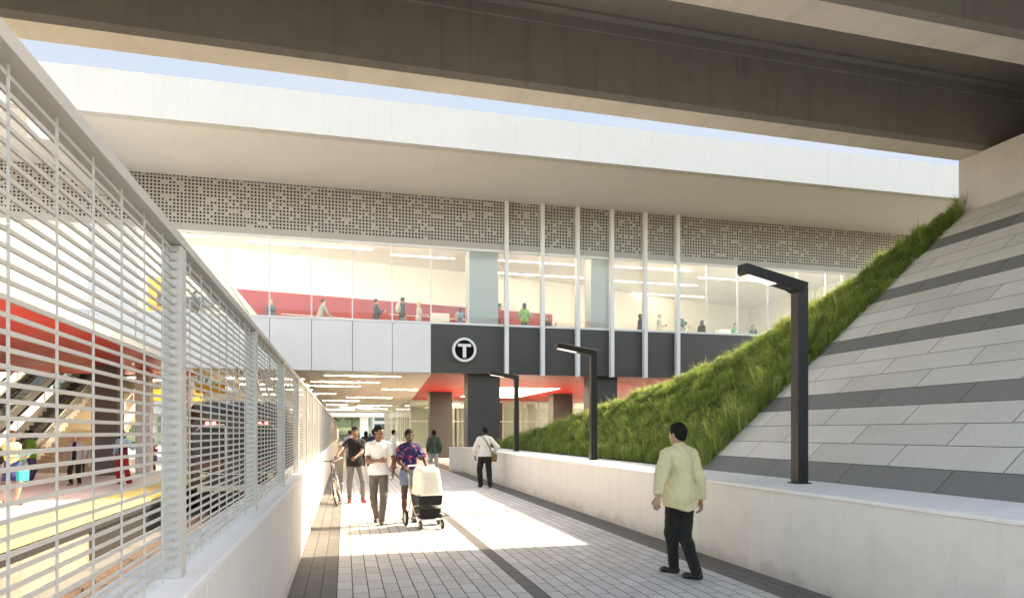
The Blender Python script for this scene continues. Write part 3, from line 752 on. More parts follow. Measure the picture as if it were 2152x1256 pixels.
LAMP_G = emit('glazing_fill_lamp', (1.0, .965, .90), 6.5)  # for the hidden lamps added to light the upper floor
LAMP_P = emit('panel_lamp', (1.0, .94, .84), 3.6)

# paving: courses of small blocks running along the walkway, darker courses as edging
def pavers():
    b = NB('block_paving'); x, y, z = b.sep(b.coord())
    W, L = .16, .40
    u = b.math('DIVIDE', b.math('ADD', x, .56), W); ci = b.math('FLOOR', u); fu = b.math('FRACT', u)
    off = b.math('ADD', b.math('MULTIPLY', b.math('FRACT', b.math('MULTIPLY', ci, .5)), 1.), b.math('MULTIPLY', b.white(b.comb(ci, 3.3, 0)), .24))
    v = b.math('ADD', b.math('DIVIDE', y, L), off); ri = b.math('FLOOR', v); fv = b.math('FRACT', v)
    du = b.math('MULTIPLY', b.math('MINIMUM', fu, b.math('SUBTRACT', 1, fu)), W)
    dv = b.math('MULTIPLY', b.math('MINIMUM', fv, b.math('SUBTRACT', 1, fv)), L)
    wob = b.math('MULTIPLY', b.noise(b.coord(), 30, 2), .004)
    j = b.math('ADD', b.math('MINIMUM', du, dv), b.math('SUBTRACT', wob, .002))
    joint = b.rng(j, .0022, .0080, 1, 0)
    corner = b.rng(b.math('MAXIMUM', du, dv), .006, .016, 1, 0)
    id_ = b.white(b.comb(ci, ri, .5))
    dark = b.math('MAXIMUM', b.math('LESS_THAN', ci, 2.5), b.math('MAXIMUM', b.math('COMPARE', ci, 15, .5), b.math('MULTIPLY', b.math('GREATER_THAN', ci, 29.5), b.math('LESS_THAN', ci, 33.5))))
    lite = b.ramp(id_, [(0, (.53, .51, .48)), (.5, (.595, .573, .543)), (1, (.65, .63, .60))])
    drk = b.ramp(id_, [(0, (.125, .118, .108)), (1, (.18, .17, .155))])
    base = b.mix(dark, lite, drk)
    o = b.coord(); big = b.noise(o, .7, 5, .6); fine = b.noise(o, 130, 3, .7); mid = b.noise(o, 9, 4, .6)
    base = b.mix(b.rng(big, .45, .75, 0, .22), base, (.22, .205, .185))
    base = b.mix(.22, base, b.ramp(fine, [(.25, (0, 0, 0)), (.75, (1, 1, 1))]), 'OVERLAY')
    base = b.mix(b.rng(mid, .62, .72, 0, .12), base, (.14, .13, .12))
    base = b.mix(b.math('MAXIMUM', joint, corner), base, (.05, .045, .04))
    h = b.math('ADD', b.math('MULTIPLY', b.math('SUBTRACT', 1, joint), 1.), b.math('ADD', b.math('MULTIPLY', fine, .12), b.math('MULTIPLY', id_, .15)))
    b.bump(h, .55, .006)
    return b.set(base, b.rng(id_, 0, 1, .62, .8), spec=.35)
PAVE = pavers()

# slope paving: long slabs, every fourth course dark
TPH = .873; PHI = math.atan(TPH); SX0, SZ0 = 5.9, 1.0; SX1 = 11.45
def slope_pavers():
    b = NB('slope_paving'); x, y, z = b.sep(b.coord())
    W, L = .3785, 1.45
    u = b.math('DIVIDE', b.math('SUBTRACT', x, SX0), W * math.cos(PHI)); ci = b.math('FLOOR', u); fu = b.math('FRACT', u)
    off = b.math('MULTIPLY', b.math('FRACT', b.math('MULTIPLY', ci, .37)), 1.)
    v = b.math('ADD', b.math('DIVIDE', y, L), off); ri = b.math('FLOOR', v); fv = b.math('FRACT', v)
    du = b.math('MULTIPLY', b.math('MINIMUM', fu, b.math('SUBTRACT', 1, fu)), W)
    dv = b.math('MULTIPLY', b.math('MINIMUM', fv, b.math('SUBTRACT', 1, fv)), L)
    joint = b.rng(b.math('MINIMUM', du, dv), .003, .0085, 1, 0)
    id_ = b.white(b.comb(ci, ri, 7.5))
    dark = b.math('LESS_THAN', b.math('MODULO', b.math('ADD', ci, 4), 4), .5)
    o = b.coord(); big = b.noise(o, 1.1, 5, .6); fine = b.noise(o, 95, 3, .75); mid = b.noise(o, 14, 4, .6)
    lite = b.ramp(id_, [(0, (.55, .52, .475)), (.5, (.60, .57, .52)), (1, (.65, .615, .565))])
    drk = b.ramp(id_, [(0, (.17, .164, .155)), (1, (.225, .216, .204))])
    base = b.mix(dark, lite, drk)
    base = b.mix(b.rng(big, .4, .75, 0, .25), base, b.mix(.5, base, (.2, .185, .165)))
    base = b.mix(.3, base, b.ramp(fine, [(.3, (0, 0, 0)), (.7, (1, 1, 1))]), 'OVERLAY')
    base = b.mix(joint, base, (.07, .066, .06))
    b.bump(b.math('ADD', b.math('SUBTRACT', 1, joint), b.math('ADD', b.math('MULTIPLY', fine, .25), b.math('MULTIPLY', mid, .2))), .5, .005)
    return b.set(base, .78, spec=.3)
SLOPE = slope_pavers()

def perforated():
    b = NB('perforated_metal'); x, y, z = b.sep(b.coord())
    S = .1365
    u = b.math('DIVIDE', x, S); w = b.math('DIVIDE', z, S); cu, cw = b.math('FLOOR', u), b.math('FLOOR', w)
    fu, fw = b.math('SUBTRACT', b.math('FRACT', u), .5), b.math('SUBTRACT', b.math('FRACT', w), .5)
    r = b.math('SQRT', b.math('ADD', b.math('MULTIPLY', fu, fu), b.math('MULTIPLY', fw, fw)))
    wn = b.white(b.comb(cu, 0, cw)); cl = b.noise(b.comb(b.math('MULTIPLY', cu, .33), 0, b.math('MULTIPLY', cw, .5)), 1., 2, .5)
    keep = b.math('GREATER_THAN', b.math('ADD', b.math('MULTIPLY', wn, .62), cl), .57)
    lim = b.math('GREATER_THAN', b.math('SUBTRACT', b.math('MULTIPLY', cw, S), b.math('MULTIPLY', b.math('GREATER_THAN', b.white(b.comb(b.math('FLOOR', b.math('DIVIDE', cu, 3)), 5, 1)), .35), -.0)), 9.735)
    # upright panel seams
    sx = b.math('ABSOLUTE', b.math('SUBTRACT', b.math('FRACT', b.math('DIVIDE', b.math('SUBTRACT', x, 3.57), 4.89)), .5))
    seam = b.rng(sx, .4985, .4993, 0, 1)
    hole = b.math('MULTIPLY', b.math('MULTIPLY', b.rng(r, .27, .32, 1, 0), keep), lim)
    nz = b.noise(b.coord(), .8, 3); base = b.ramp(nz, [(.3, (.43, .41, .395)), (.7, (.48, .46, .44))])
    base = b.mix(seam, base, (.2, .19, .18)); base = b.mix(hole, base, (.006, .006, .006))
    b.bump(b.math('SUBTRACT', 1, hole), .6, .02)
    return b.set(base, b.math('ADD', .42, b.math('MULTIPLY', hole, .5)), spec=.4)
PERF = perforated()

# ------------------------------------------------------------------ ground
b = MB(); b.box(-900, 900, -900, 1500, -1.6, -1.0)
struct(b.build('ground', plain('bare_ground', (.15, .14, .115), .95, var=.25, scale=.05, bump=.5)))
b = MB(); b.box(-.86, 30, -4.5, 140, -1.0, 0)
struct(b.build('walkway', PAVE))
b = MB(); b.box(-22, -4.76, 4, 100, -1.0, -.002)
struct(b.build('platform', CON_FLOOR))
b = MB(); b.box(-5.98, -4.70, 4, 100, -.05, .006)
YEL = concrete('yellow_edge_paint', (.80, .69, .22), .05, 0, .6, bump=.15)
struct(b.build('platform_edge_strip', YEL))
b = MB(); b.box(-4.76, -4.68, 4, 100, -.25, -.051)
tag(b.build('edge_buffer', plain('black_rubber', (.02, .02, .019), .7, bump=.4, scale=20)), 'long black rubber buffer under the yellow platform edge', 'buffer')
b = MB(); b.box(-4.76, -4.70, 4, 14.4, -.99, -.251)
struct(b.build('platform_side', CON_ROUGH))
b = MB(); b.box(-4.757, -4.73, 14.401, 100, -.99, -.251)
struct(b.build('platform_side_shade', plain('painted_void_shade', (.018, .017, .016), .9)))  # near-black panel stands in for the shade in the void below the platform
b = MB(); b.box(-4.70, -.86, -12, 140, -1.0, -.80)
struct(b.build('track_bed', concrete('track_slab', (.33, .315, .285), .12, .1, .85, axis='y', bump=.5)))

# railway track
t = thing('railway_track', 'railway track in the sunken bed below the platform', 'track', (0, 0, -.80))
RUST = plain('rusty_steel', (.20, .13, .09), .7, var=.25, scale=12, bump=.3)
for xx in (-3.55, -2.1):
    b = MB(); b.prism([(xx - .07, 0), (xx + .07, 0), (xx + .07, .02), (xx + .012, .03), (xx + .012, .1), (xx + .035, .11), (xx + .035, .14), (xx - .035, .14), (xx - .035, .11), (xx - .012, .1), (xx - .012, .03), (xx - .07, .02)], 'y', -6, 130)
    b.build('rail', [RUST], t)
b = MB()
for k in range(44): b.box(-4.05, -3.80, -2 + k * 1.55, -2 + k * 1.55 + 1.53, .0, .12)
b.build('guard_board', plain('orange_brown_timber', (.20, .135, .095), .7, var=.25, scale=6, bump=.3), t, bevel=.008)
b = MB()
for k in range(60): b.box(-3.74, -1.85, -4 + k * .75, -4 + k * .75 + .26, .0, .035)
b.build('sleeper', concrete('sleeper_concrete', (.42, .4, .36), .15, .0, .85), t, bevel=.006)

# ------------------------------------------------------------------ low walls beside the walkway
t = thing('parapet_wall', 'pale concrete parapet wall carrying the mesh fence beside the track', 'wall', (0, 0, 0))
b = MB(); y = -4.
while y < 64:
    b.box(-.86, -.56, y, y + 2.34, -.99, 1.03); y += 2.36
b.build('wall_panel', CON_LOW, t, bevel=.006)
b = MB(); y = -4.
while y < 64:
    b.box(-.88, -.55, y, y + 4.71, 1.03, 1.07); y += 4.72
b.build('coping', CON_CREAM, t, bevel=.006)
b = MB(); b.box(-.84, -.58, -4, 64, -.98, 1.028); b.build('core', CON_DARK, t)

t = thing('retaining_wall', 'low white concrete retaining wall in front of the grass slope', 'wall', (0, 0, 0))
b = MB(); b.prism([(4.72, -6), (5.95, -6), (5.95, 28.4), (4.30, 28.7), (4.30, 28.45), (4.72, 27.7)], 'z', -.5, .975)
b.build('wall_body', CON_LOW, t)
b = MB(); b.prism([(4.70, -6), (5.90, -6), (5.90, 28.35), (4.28, 28.72), (4.28, 28.44), (4.70, 27.68)], 'z', .9752, 1.016)
b.build('coping', CON_CREAM, t, bevel=.008)

# ------------------------------------------------------------------ embankment
YC = np.array([-8, 10.6, 11.1, 11.42, 11.68, 12.12, 12.81, 14.03, 15.23, 17.7, 20.73, 24., 26.6, 28.2, 29])
XC = np.array([12.4, 12.1, 11.75, 11.05, 10.6, 9.95, 9.3, 8.72, 8.15, 7.5, 7.0, 6.42, 6.03, 5.9, 5.85])
def crest(y):
    ys = np.array(y, float); o = np.zeros_like(ys)
    for d in (-.35, 0, .35): o += np.interp(ys + d, YC, XC)
    return o / 3
def ground_z(x, y):
    pl_ = SZ0 + TPH * (x - SX0); H = SZ0 + TPH * (crest(y) - SX0)
    k = .25; h = np.clip(.5 + .5 * (H - pl_) / k, 0, 1)
    return H * (1 - h) + pl_ * h - k * h * (1 - h)
gx = np.concatenate([np.linspace(5.9, 12.2, 64), np.linspace(12.6, 30, 12)]); gy = np.concatenate([np.linspace(10.55, 28.4, 110)])
GX, GY = np.meshgrid(gx, gy, indexing='ij'); GZ = ground_z(GX, GY)
GZ = GZ + .05 * np.sin(GX * 2.3 + GY * 1.1) * np.sin(GY * 1.9 - GX) * np.clip((GX - 5.9) * 2, 0, 1) * np.clip((GY - 10.7) * 2, 0, 1) - .015
nx, ny = len(gx), len(gy)
vv = np.stack([GX, GY, GZ], -1).reshape(-1, 3)
ii, jj = np.meshgrid(np.arange(nx - 1), np.arange(ny - 1), indexing='ij')
q = (ii * ny + jj).ravel(); ff = np.stack([q, q + ny, q + ny + 1, q + 1], 1)
SOIL = plain('soil', (.045, .043, .022), .95, var=.35, scale=5, bump=.6)
struct(npobj('embankment', vv, ff, SOIL))
b = MB(); zt = SZ0 + TPH * (SX1 - SX0)
b.prism([(SX0, SZ0 - .06), (SX1 + .5, zt + TPH * .5 - .06), (SX1 + .5, zt + TPH * .5), (SX0, SZ0)], 'y', -8, 10.595)
struct(b.build('paved_slope', SLOPE))
b = MB(); b.prism([(SX0 + .02, SZ0 - 1.4), (SX1 + .1, SZ0 - 1.4), (SX1 + .1, zt - .1), (SX0 + .02, SZ0 - .09)], 'y', -8, 10.5)
struct(b.build('slope_terrain', SOIL))

# ------------------------------------------------------------------ overhead bridge the camera stands under
BA = R(1.25); t = thing('concrete_bridge', 'dark concrete girder bridge passing overhead', 'bridge', (11.4 - (11.4 * math.cos(BA) - 10.6 * math.sin(BA)), 10.6 - (11.4 * math.sin(BA) + 10.6 * math.cos(BA)), -.045), BA)
XB0, XB1 = -26, 26.0
def girder(yf, w=.53):
    y1, y0, z = yf, yf - w, 6.87
    b = MB(); b.cur = 0
    pr = [(y0 + .055, z), (y1 - .01, z), (y1, z + .01), (y1, z + .12), (y1 - .06, z + .2), (y1 - .06, 8.1), (y0 - .13, 8.1), (y0 - .13, 8.06), (y0 - .022, 8.035), (y0 - .022, 7.875), (y0, 7.862), (y0, z + .085)]
    b.prism(pr, 'x', XB0, XB1)
    n = len(pr)
    o = b.build('girder', [CON_DARK, CON_SOFF_LIT], t)
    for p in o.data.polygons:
        if p.normal.z < -.8 and p.center.z < 7.2: p.material_index = 1  # downward faces take the painted bounce light
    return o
for k in range(3): girder(10.6 - 2.94 * k)
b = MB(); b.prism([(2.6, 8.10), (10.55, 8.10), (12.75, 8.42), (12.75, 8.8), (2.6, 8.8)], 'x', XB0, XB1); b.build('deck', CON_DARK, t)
b = MB(); b.box(XB0, XB1, 12.45, 12.74, 8.802, 9.5); b.build('parapet', CON_WHITE, t)
b = MB(); b.box(11.40, 13.2, 2.5, 10.6, 4.4, 6.865); b.build('abutment', concrete('abutment_concrete', (.56, .54, .50), .1, .08, .78), t)
b = MB(); b.box(12.75, 13.2, 2.7, 10.0, 6.866, 8.098); b.build('back_wall', CON_DARK, t)

# ------------------------------------------------------------------ station building
st = thing('station_building', 'station building spanning the walkway, glazed upper floor under a white concrete roof', 'building', (0, 29.0, 0))
def sp(mb, name, mat, bevel=0, parent=None):
    """add a part of the station; coordinates are given in the world and shifted to the building's base"""
    mb.v = [(x, y - 29.0, z) for x, y, z in mb.v]
    return mb.build(name, mat, parent or st, bevel)
GXS = [3.57 + 1.632 * k for k in range(-12, 14)]
XL, XR = GXS[0], 24.1
Z0, ZS, ZG, ZP = 4.17, 6.30, 9.53, 11.68
b = MB(); b.box(-30, 34, 23.9, 24.25, 11.70, 13.1); sp(b, 'roof_fascia', CON_WHITE)
b = MB(); b.box(-30, 34, 24.251, 46, 11.69, 12.4); o = sp(b, 'roof', CON_SOFT)
b = MB(); b.box(-9.5, -8.8, 23.92, 29, 10.70, 11.688); sp(b, 'dropped_beam', CON_WHITE, .01)
b = MB(); b.box(-30, 33, 29.0, 29.08, ZG + .05, 11.688)
b.v = [(x, y - 29.0, z) for x, y, z in b.v]
o = b.build('perforated_band', PERF, st)
# spandrel panels, one mesh per panel
edges = GXS[:13] + [GXS[14]] + GXS[15:20] + [GXS[-1]]
for x0, x1 in zip(edges[:-1], edges[1:]):
    dark = x0 > 3.5
    b = MB(); b.box(x0 + .012, x1 - .012, 29.0, 29.06, Z0, ZS - .05)
    sp(b, 'spandrel_panel', PANEL_D if dark else PANEL_W, .004)
b = MB(); b.box(XL, 24.3, 29.061, 29.3, Z0 + .01, ZS - .06); sp(b, 'spandrel_backing', PANEL_D)
b = MB(); b.box(XL, 24.2, 28.97, 29.14, ZS - .048, ZS + .045); sp(b, 'sill', WHITE_M, .005)
b = MB(); b.box(XL, 24.2, 28.985, 29.14, ZG - .05, ZG + .048); sp(b, 'head_rail', WHITE_M, .005)
b = MB(); b.box(24.2, 33, 29.0, 29.3, 0, ZG + .045); sp(b, 'end_wall', CON_WALL)
for i, x in enumerate(GXS[:-1]):
    opaque = -10.2 < x < -7.5
    if -10.0 < x + .8 < -7.6:
        b = MB(); b.box(x + .006, x + 1.626, 29.01, 29.07, ZS + .046, ZG - .051); sp(b, 'white_panel', PANEL_W, .004)
    else:
        b = MB(); b.box(x + .03, min(x + 1.602, 24.17), 29.045, 29.057, ZS + .046, ZG - .051); sp(b, 'glass_pane', GLASS)
    b = MB(); b.box(x - .028, x + .028, 28.99, 29.12, ZS + .046, ZG - .051); sp(b, 'mullion', WHITE_M, .004)
b = MB(); b.box(24.1, 24.199, 28.99, 29.12, ZS + .046, ZG - .051); sp(b, 'mullion', WHITE_M, .004)
for k in range(2, 8):
    x = GXS[12] + 1.632 * (k)
    b = MB(); b.box(x - .085, x + .085, 28.72, 28.968, 4.12, 11.685); sp(b, 'fin', WHITE_M, .008)
# columns
for (x, y, w) in ((5.93, 29.75, 1.45), (11.55, 29.75, 1.3), (5.93, 43.5, 1.42), (14.0, 43.5, 1.35)):
    b = MB(); b.box(x - w / 2, x + w / 2, y - .45 if y < 40 else y - .6, y + .5, 0, Z0 + .02); sp(b, 'column', PANEL_C, .02)
for x, w in ((6.0, 1.35), (11.65, 1.15)):
    b = MB(); b.box(x - w / 2, x + w / 2, 29.75, 30.6, 5.86, 9.78); sp(b, 'upper_column', plain('reflection_tint_column', (.46, .50, .49), .35, var=.04, scale=1), .01)  # pale blue-grey paints the glass reflection onto the columns
b = MB(); b.box(-9.35, -8.45, 28.9, 29.7, 0, Z0); sp(b, 'platform_column', COL_BR, .015)
b = MB(); b.box(-8.3, -7.75, 30.6, 31.1, 0, Z0); sp(b, 'pale_column', CON_CREAM, .01)
b = MB(); b.box(-7.2, -6.75, 33.4, 34.0, 0, Z0); sp(b, 'pale_column', CON_CREAM, .01)
# ceilings over the walkway: cream over the path, red towards the slope
b = MB(); b.prism([(-6.14, 29.301), (3.64, 29.301), (5.1, 54.0), (5.1, 88), (-6.14, 88)], 'z', Z0, Z0 + .3); sp(b, 'cream_ceiling', CEIL)
b = MB(); b.prism([(3.644, 29.301), (26, 29.301), (26, 54), (5.104, 54.0)], 'z', Z0 + .002, Z0 + .3); sp(b, 'red_ceiling', RED_C)
b = MB(); b.box(-6.14, 12, 88.002, 88.5, Z0 - .08, 6.0); sp(b, 'end_beam', PANEL_C)
# upper floor
b = MB(); b.box(XL, 26, 29.302, 48, 5.55, 5.85); sp(b, 'upper_floor', CON_FLOOR)
b = MB(); b.box(XL, 26, 29.09, 48, 9.80, 9.95); sp(b, 'upper_ceiling', plain('white_ceiling', (.90, .885, .84), .6, var=.01))
wl = [(-19.0, 31.2), (-4.8, 32.3), (10.9, 35.3), (26, 40.0)]
for (xa, ya), (xb, yb) in zip(wl[:-1], wl[1:]):
    b = MB(); b.prism([(xa, ya), (xb, yb), (xb, yb + .2), (xa, ya + .2)], 'z', 5.852, 9.798); sp(b, 'upper_wall', CREAMW)
b = MB(); b.box(XL - .2, XL, 29.1, 48, 5.5, 9.9); b.box(26, 26.2, 29.3, 48, 0, 9.9); sp(b, 'side_wall', CREAMW)
dx, dy = 15.7, 3.0; L_ = math.hypot(dx, dy)
M = Matrix.Translation((-4.8, 32.3, 0)) @ Matrix.Rotation(math.atan2(dy, dx), 4, 'Z')
b = MB(); b.prism([(0, 8.0), (L_, 8.0), (L_, 5.86), (1.75, 5.86)], 'y', -.06, -.003, M); sp(b, 'red_wall_lining', RED_W)
b = MB(); b.prism([(-.14, 8.03), (0, 8.0), (1.75, 5.86), (1.3, 5.86)], 'y', -.5, -.003, M); sp(b, 'sloping_stringer', CON_WHITE)
b = MB()
b.box(2, 6, -.1, -.075, 7.0, 7.03, M); b.box(7, 11.5, -.1, -.075, 7.35, 7.38, M); sp(b, 'handrail', WHITE_M)
for px, w_, h_ in ((926, .86, 7.35), (1190, 1.0, 7.3), (1525, .8, 7.3)):
    X, Y = atY(px, 32.6 if px < 1100 else 33.6); b = MB(); b.box(X - w_ / 2, X + w_ / 2, Y, Y + .5, 5.852, h_); sp(b, 'concrete_block', CON_WALL, .01)
# lobby glass wall under the building
def glazing(p, q, n, z1, trans, mat=GLASS2, name='lobby_glazing'):
    p, q = Vector((*p, 0)), Vector((*q, 0)); d = q - p; L = d.length; an = math.atan2(d.y, d.x)
    M = Matrix.Translation(p) @ Matrix.Rotation(an, 4, 'Z')
    g = MB(); g.box(0, L, -.008, .008, .02, z1, M); fr = MB()
    for k in range(n + 1): fr.box(L * k / n - .035, L * k / n + .035, -.06, -.009, 0, z1, M)
    for z in (trans, z1 - .03, .06): fr.box(.036, L - .036, -.055, -.010, z - .035, z + .035, M)
    f = sp(fr, name + '_frame', WHITE_M); sp(g, name, mat)
glazing((5.0, 54.0), (26, 54.0), 14, Z0 - .02, 2.5)
glazing((4.95, 88.0), (4.95, 54.1), 16, Z0 - .02, 3.2)
b = MB(); b.box(5.02, 26, 54.1, 88, Z0, Z0 + .3); sp(b, 'lobby_ceiling', CREAMW)
b = MB(); b.box(5.4, 26, 70, 70.3, 0, Z0 - .002); sp(b, 'lobby_back_wall', plain('grey_green_wall', (.62, .64, .57), .6, var=.1, scale=.6))
for x, y in ((7.5, 58), (13, 58), (16.5, 60), (10, 64), (19, 58)):
    b = MB(); b.box(x - .35, x + .35, y - .35, y + .35, 0, Z0 - .002); sp(b, 'lobby_column', CON_CREAM if x in (7.5, 16.5) else PANEL_C)
b = MB()
for k in range(14): b.box(8.5 + k * .42, 8.7 + k * .42, 63, 63.2, 0, Z0 - .003)
sp(b, 'louvre_screen', CON_DARK)
# back of the platform: glazed wall with pale mullions
glazing((-22, 47), (-9.2, 47), 9, 9.7, 2.6, GLASS2, 'hall_glazing')
b = MB(); b.box(-9.1, -6.2, 48, 48.3, 0, Z0 + .2); sp(b, 'hall_back_wall', CREAMW)
b = MB(); b.box(-22.4, -22.1, 14, 60, 0, 9); sp(b, 'hall_side_wall', CON_WALL)
b = MB(); b.box(-22, XL - .21, 30, 48, 9.3, 9.6); sp(b, 'hall_ceiling', CREAMW)
# platform canopy: red underside with white edge
b = MB(); b.prism([(-6.14, 12.5), (-6.14, 33.2), (-22, 33.0), (-22, 12.5)], 'z', Z0 + .004, Z0 + .03); sp(b, 'canopy_soffit', RED_C)
b = MB(); b.prism([(-6.10, 12.45), (-6.10, 29.0 - .01), (-22, 29.0 - .01), (-22, 12.45)], 'z', Z0 + .031, Z0 + .26); sp(b, 'canopy_slab', CON_WHITE, .01)

# ceiling lights
CL = 'linear lights in the cream ceiling'
def line_light(px0, px1, y, lab, z=Z0, x0=None):
    d = (z - .02 - EYE) * F_ / (907 - y); Xa, Ya = at(px0, d); Xb, Yb = at(px1, d); Y = (Ya + Yb) / 2
    if x0 is not None: Xa = x0
    t = thing('linear_light', lab, 'ceiling light', ((Xa + Xb) / 2, Y, z), 0, CL); h = abs(Xb - Xa) / 2
    wd = .055 + .0012 * (Y - 29)
    b = MB(); b.box(-h, h, -wd, wd, -.045, -.003); b.build('housing', WHITE_M, t)
    b = MB(); b.box(-h + .02, h - .02, -wd + .01, wd - .01, -.052, -.0455); b.build('diffuser', LAMP_W, t)
    return t
for i, (a, c, y, x0, lab) in enumerate(((682, 844, 788.6, None, 'long ceiling light nearest the white facade'), (654, 798, 801.5, None, 'second long ceiling light behind the nearest one'),
        (642, 758, 810, None, 'third ceiling light in from the facade, near the fence'), (802, 879, 817.4, None, 'ceiling light ending at the red ceiling edge'),
        (656, 706, 825.8, -1.9, 'short ceiling light just over the fence top, fifth in'), (728, 825, 834.3, None, 'ceiling light in the middle of the cream ceiling'),
        (667, 755, 840.9, -1.7, 'ceiling light over the fence, seventh in'), (675, 730, 849.2, -1.6, 'ceiling light over the fence, deeper and shorter'),
        (751, 824, 851.3, None, 'ceiling light deep under the hall on the glass wall side'), (715, 783, 854.8, None, 'thin ceiling light deep in the middle'),
        (684, 746, 859.3, None, 'thin ceiling light farthest in over the fence'), (755, 816, 858.3, None, 'thin ceiling light farthest in by the glass wall'))):
    line_light(a, c, y, lab, x0=x0)
k = 0
for y in (801, 812.8, 822, 832):
    d = (Z0 - EYE) * F_ / (907 - y)
    for x in (-4.75, -2.6):
        line_light(0, 1, y, '', x0=None) if False else None
        Yq = d * .985; t = thing('linear_light', '%s ceiling light over the %s, %s row in' % ('short' if y < 820 else 'thin', 'platform side of the track' if x < -4 else 'track next to the fence', ('first', 'second', 'third', 'fourth')[k // 2]), 'ceiling light', (x, Yq, Z0), 0, CL)
        b = MB(); b.box(-.75, .75, -.06, .06, -.045, -.003); b.build('housing', WHITE_M, t)
        b = MB(); b.box(-.73, .73, -.05, .05, -.052, -.0455); b.build('diffuser', LAMP_W, t)
        k += 1
t = thing('light_panel', 'large square light panel glowing in the red ceiling', 'ceiling light', (9.9, 42.2, Z0))
b = MB(); b.box(-2.05, 2.05, -5.2, 5.2, -.05, 0); b.build('panel_frame', WHITE_M, t)
b = MB(); b.box(-2.0, 2.0, -5.15, 5.15, -.06, -.0505); b.build('diffuser', LAMP_P, t)
t = thing('light_panel', 'smaller light panel inside the glass lobby', 'ceiling light', (8.7, 60.5, Z0))
b = MB(); b.box(-1.1, 1.1, -2.2, 2.2, -.05, 0); b.build('panel_frame', WHITE_M, t)
b = MB(); b.box(-1.05, 1.05, -2.15, 2.15, -.06, -.0505); b.build('diffuser', LAMP_P, t)
k = 0
for (xa, xb, y) in ((-18, -12, 30.4), (-10.5, -5.5, 30.5), (-4, 1.2, 30.9), (2.0, 5.0, 31.6), (6.9, 10.8, 31.4), (7.5, 12.2, 33.9), (12.5, 17, 31.2), (13.5, 19, 34.2), (18, 23.5, 32.4), (15, 21, 37)):
    t = thing('linear_light', ('long warm ceiling light at the left end of the upper floor', 'upper floor ceiling light over the counter', 'upper floor ceiling light left of the red wall people', 'upper floor ceiling light before the bluish pillar', 'upper floor ceiling light between the two bluish pillars', 'deeper upper floor ceiling light between the pillars', 'upper floor ceiling light right of the second pillar', 'deeper upper floor ceiling light above the grey haired man', 'upper floor ceiling light near the grass slope end', 'upper floor ceiling light deepest at the slope end')[k], 'ceiling light', ((xa + xb) / 2, y, 9.8), 0, 'line lights on the upper floor'); h = (xb - xa) / 2
    b = MB(); b.box(-h, h, -.035, .035, -.05, -.003); b.build('housing', WHITE_M, t)
    b = MB(); b.box(-h + .02, h - .02, -.028, .028, -.058, -.0505); b.build('diffuser', LAMP_U, t); k += 1

for k, (x, y, z, lab) in enumerate(((-13.5, 34.5, 9.3, 'hall ceiling light above the foot of the escalators'), (-13.5, 38.5, 9.3, 'hall ceiling light above the middle of the escalators'), (-18.5, 36, 9.3, 'hall ceiling light at the far left of the hall'), (-13.5, 43.0, 9.3, 'hall ceiling light near the glazed end wall'), (-8.2, 35.6, 4.15, 'short lit line behind the pale pillars'), (-9.6, 33.9, 4.15, 'short lit line over the stair beside the brown pillar'))):
    t = thing('linear_light', lab, 'ceiling light', (x, y, z), 0, 'line lights in the escalator hall'); h = 2.4 if z > 5 else .8
    b = MB(); b.box(-h, h, -.12, .12, -.05, -.003); b.build('housing', WHITE_M, t)
    b = MB(); b.box(-h + .02, h - .02, -.11, .11, -.058, -.0505); b.build('diffuser', LAMP_H, t)

for k in range(5):      # added fill lamps hidden behind the head rail to brighten the upper floor
    xa, xb = ((-15.7, -8.), (-7.6, -.2), (.2, 4.6), (7.4, 10.5), (13., 23.9))[k]; h = (xb - xa) / 2
    t = thing('linear_light', 'added fill lamp at the upper glazing head, %s' % ('leftmost length', 'above the counter and the white panel', 'over the red wall', 'between the two pillars', 'length closest to the grass')[k], 'ceiling light', ((xa + xb) / 2, 29.5, 9.8), 0, 'added fill lamps at the glazing head')
    b = MB(); b.box(-h, h, -.05, .05, -.06, -.003); b.build('housing', WHITE_M, t)
    b = MB(); b.box(-h + .02, h - .02, -.05, .06, -.20, -.0605); b.build('diffuser', LAMP_G, t)
# ------------------------------------------------------------------ mesh fence on the parapet
t = thing('mesh_fence', 'grey metal fence of closely spaced horizontal bars on the parapet wall', 'fence', (-.66, 0, 1.07))
def fx(mb, name, mat=FENCE_M, bevel=0): return mb.build(name, mat, t, bevel)
FZ = 1.372; PY = [.62 + 2.36 * k for k in range(-2, 27)]
postm = MB(); postm.box(-.045, .030, -.045, .045, .0, FZ - .052)
slot = None
pm = None; mm = None
for i, y in enumerate(PY):
    if pm is None:
        o = postm.build('post', FENCE_M, t, .004); pm = o
    else:
        o = pm.copy(); col.objects.link(o); o.parent = t
    o.location = (0, y, 0)
    if i < len(PY) - 1:
        if mm is None:
            m = MB(); n = 37
            for k in range(n):
                z = .055 + k * (FZ - .13) / (n - 1)
                m.box(-.0042, .0025, .046, 2.314, z - .005, z + .005)
            for k in range(9):
                yy = .23 + k * .238; m.box(.0026, .0076, yy - .0028, yy + .0028, .02, FZ - .055)
            for sgn in (.05, 2.31):
                for k in range(n):
                    z = .055 + k * (FZ - .13) / (n - 1); m.box(-.012, .012, sgn - .006, sgn + .006, z - .0062, z + .0062)
            mm = m.build('mesh_panel', FENCE_M, t); o2 = mm
        else:
            o2 = mm.copy(); col.objects.link(o2); o2.parent = t
        o2.location = (0, y, 0)
for i in range(len(PY) - 1):
    m = MB(); m.box(-.06, .032, PY[i] + .002, PY[i + 1] - .002, FZ - .050, FZ - .012); fx(m, 'top_rail', FENCE_M, .003)

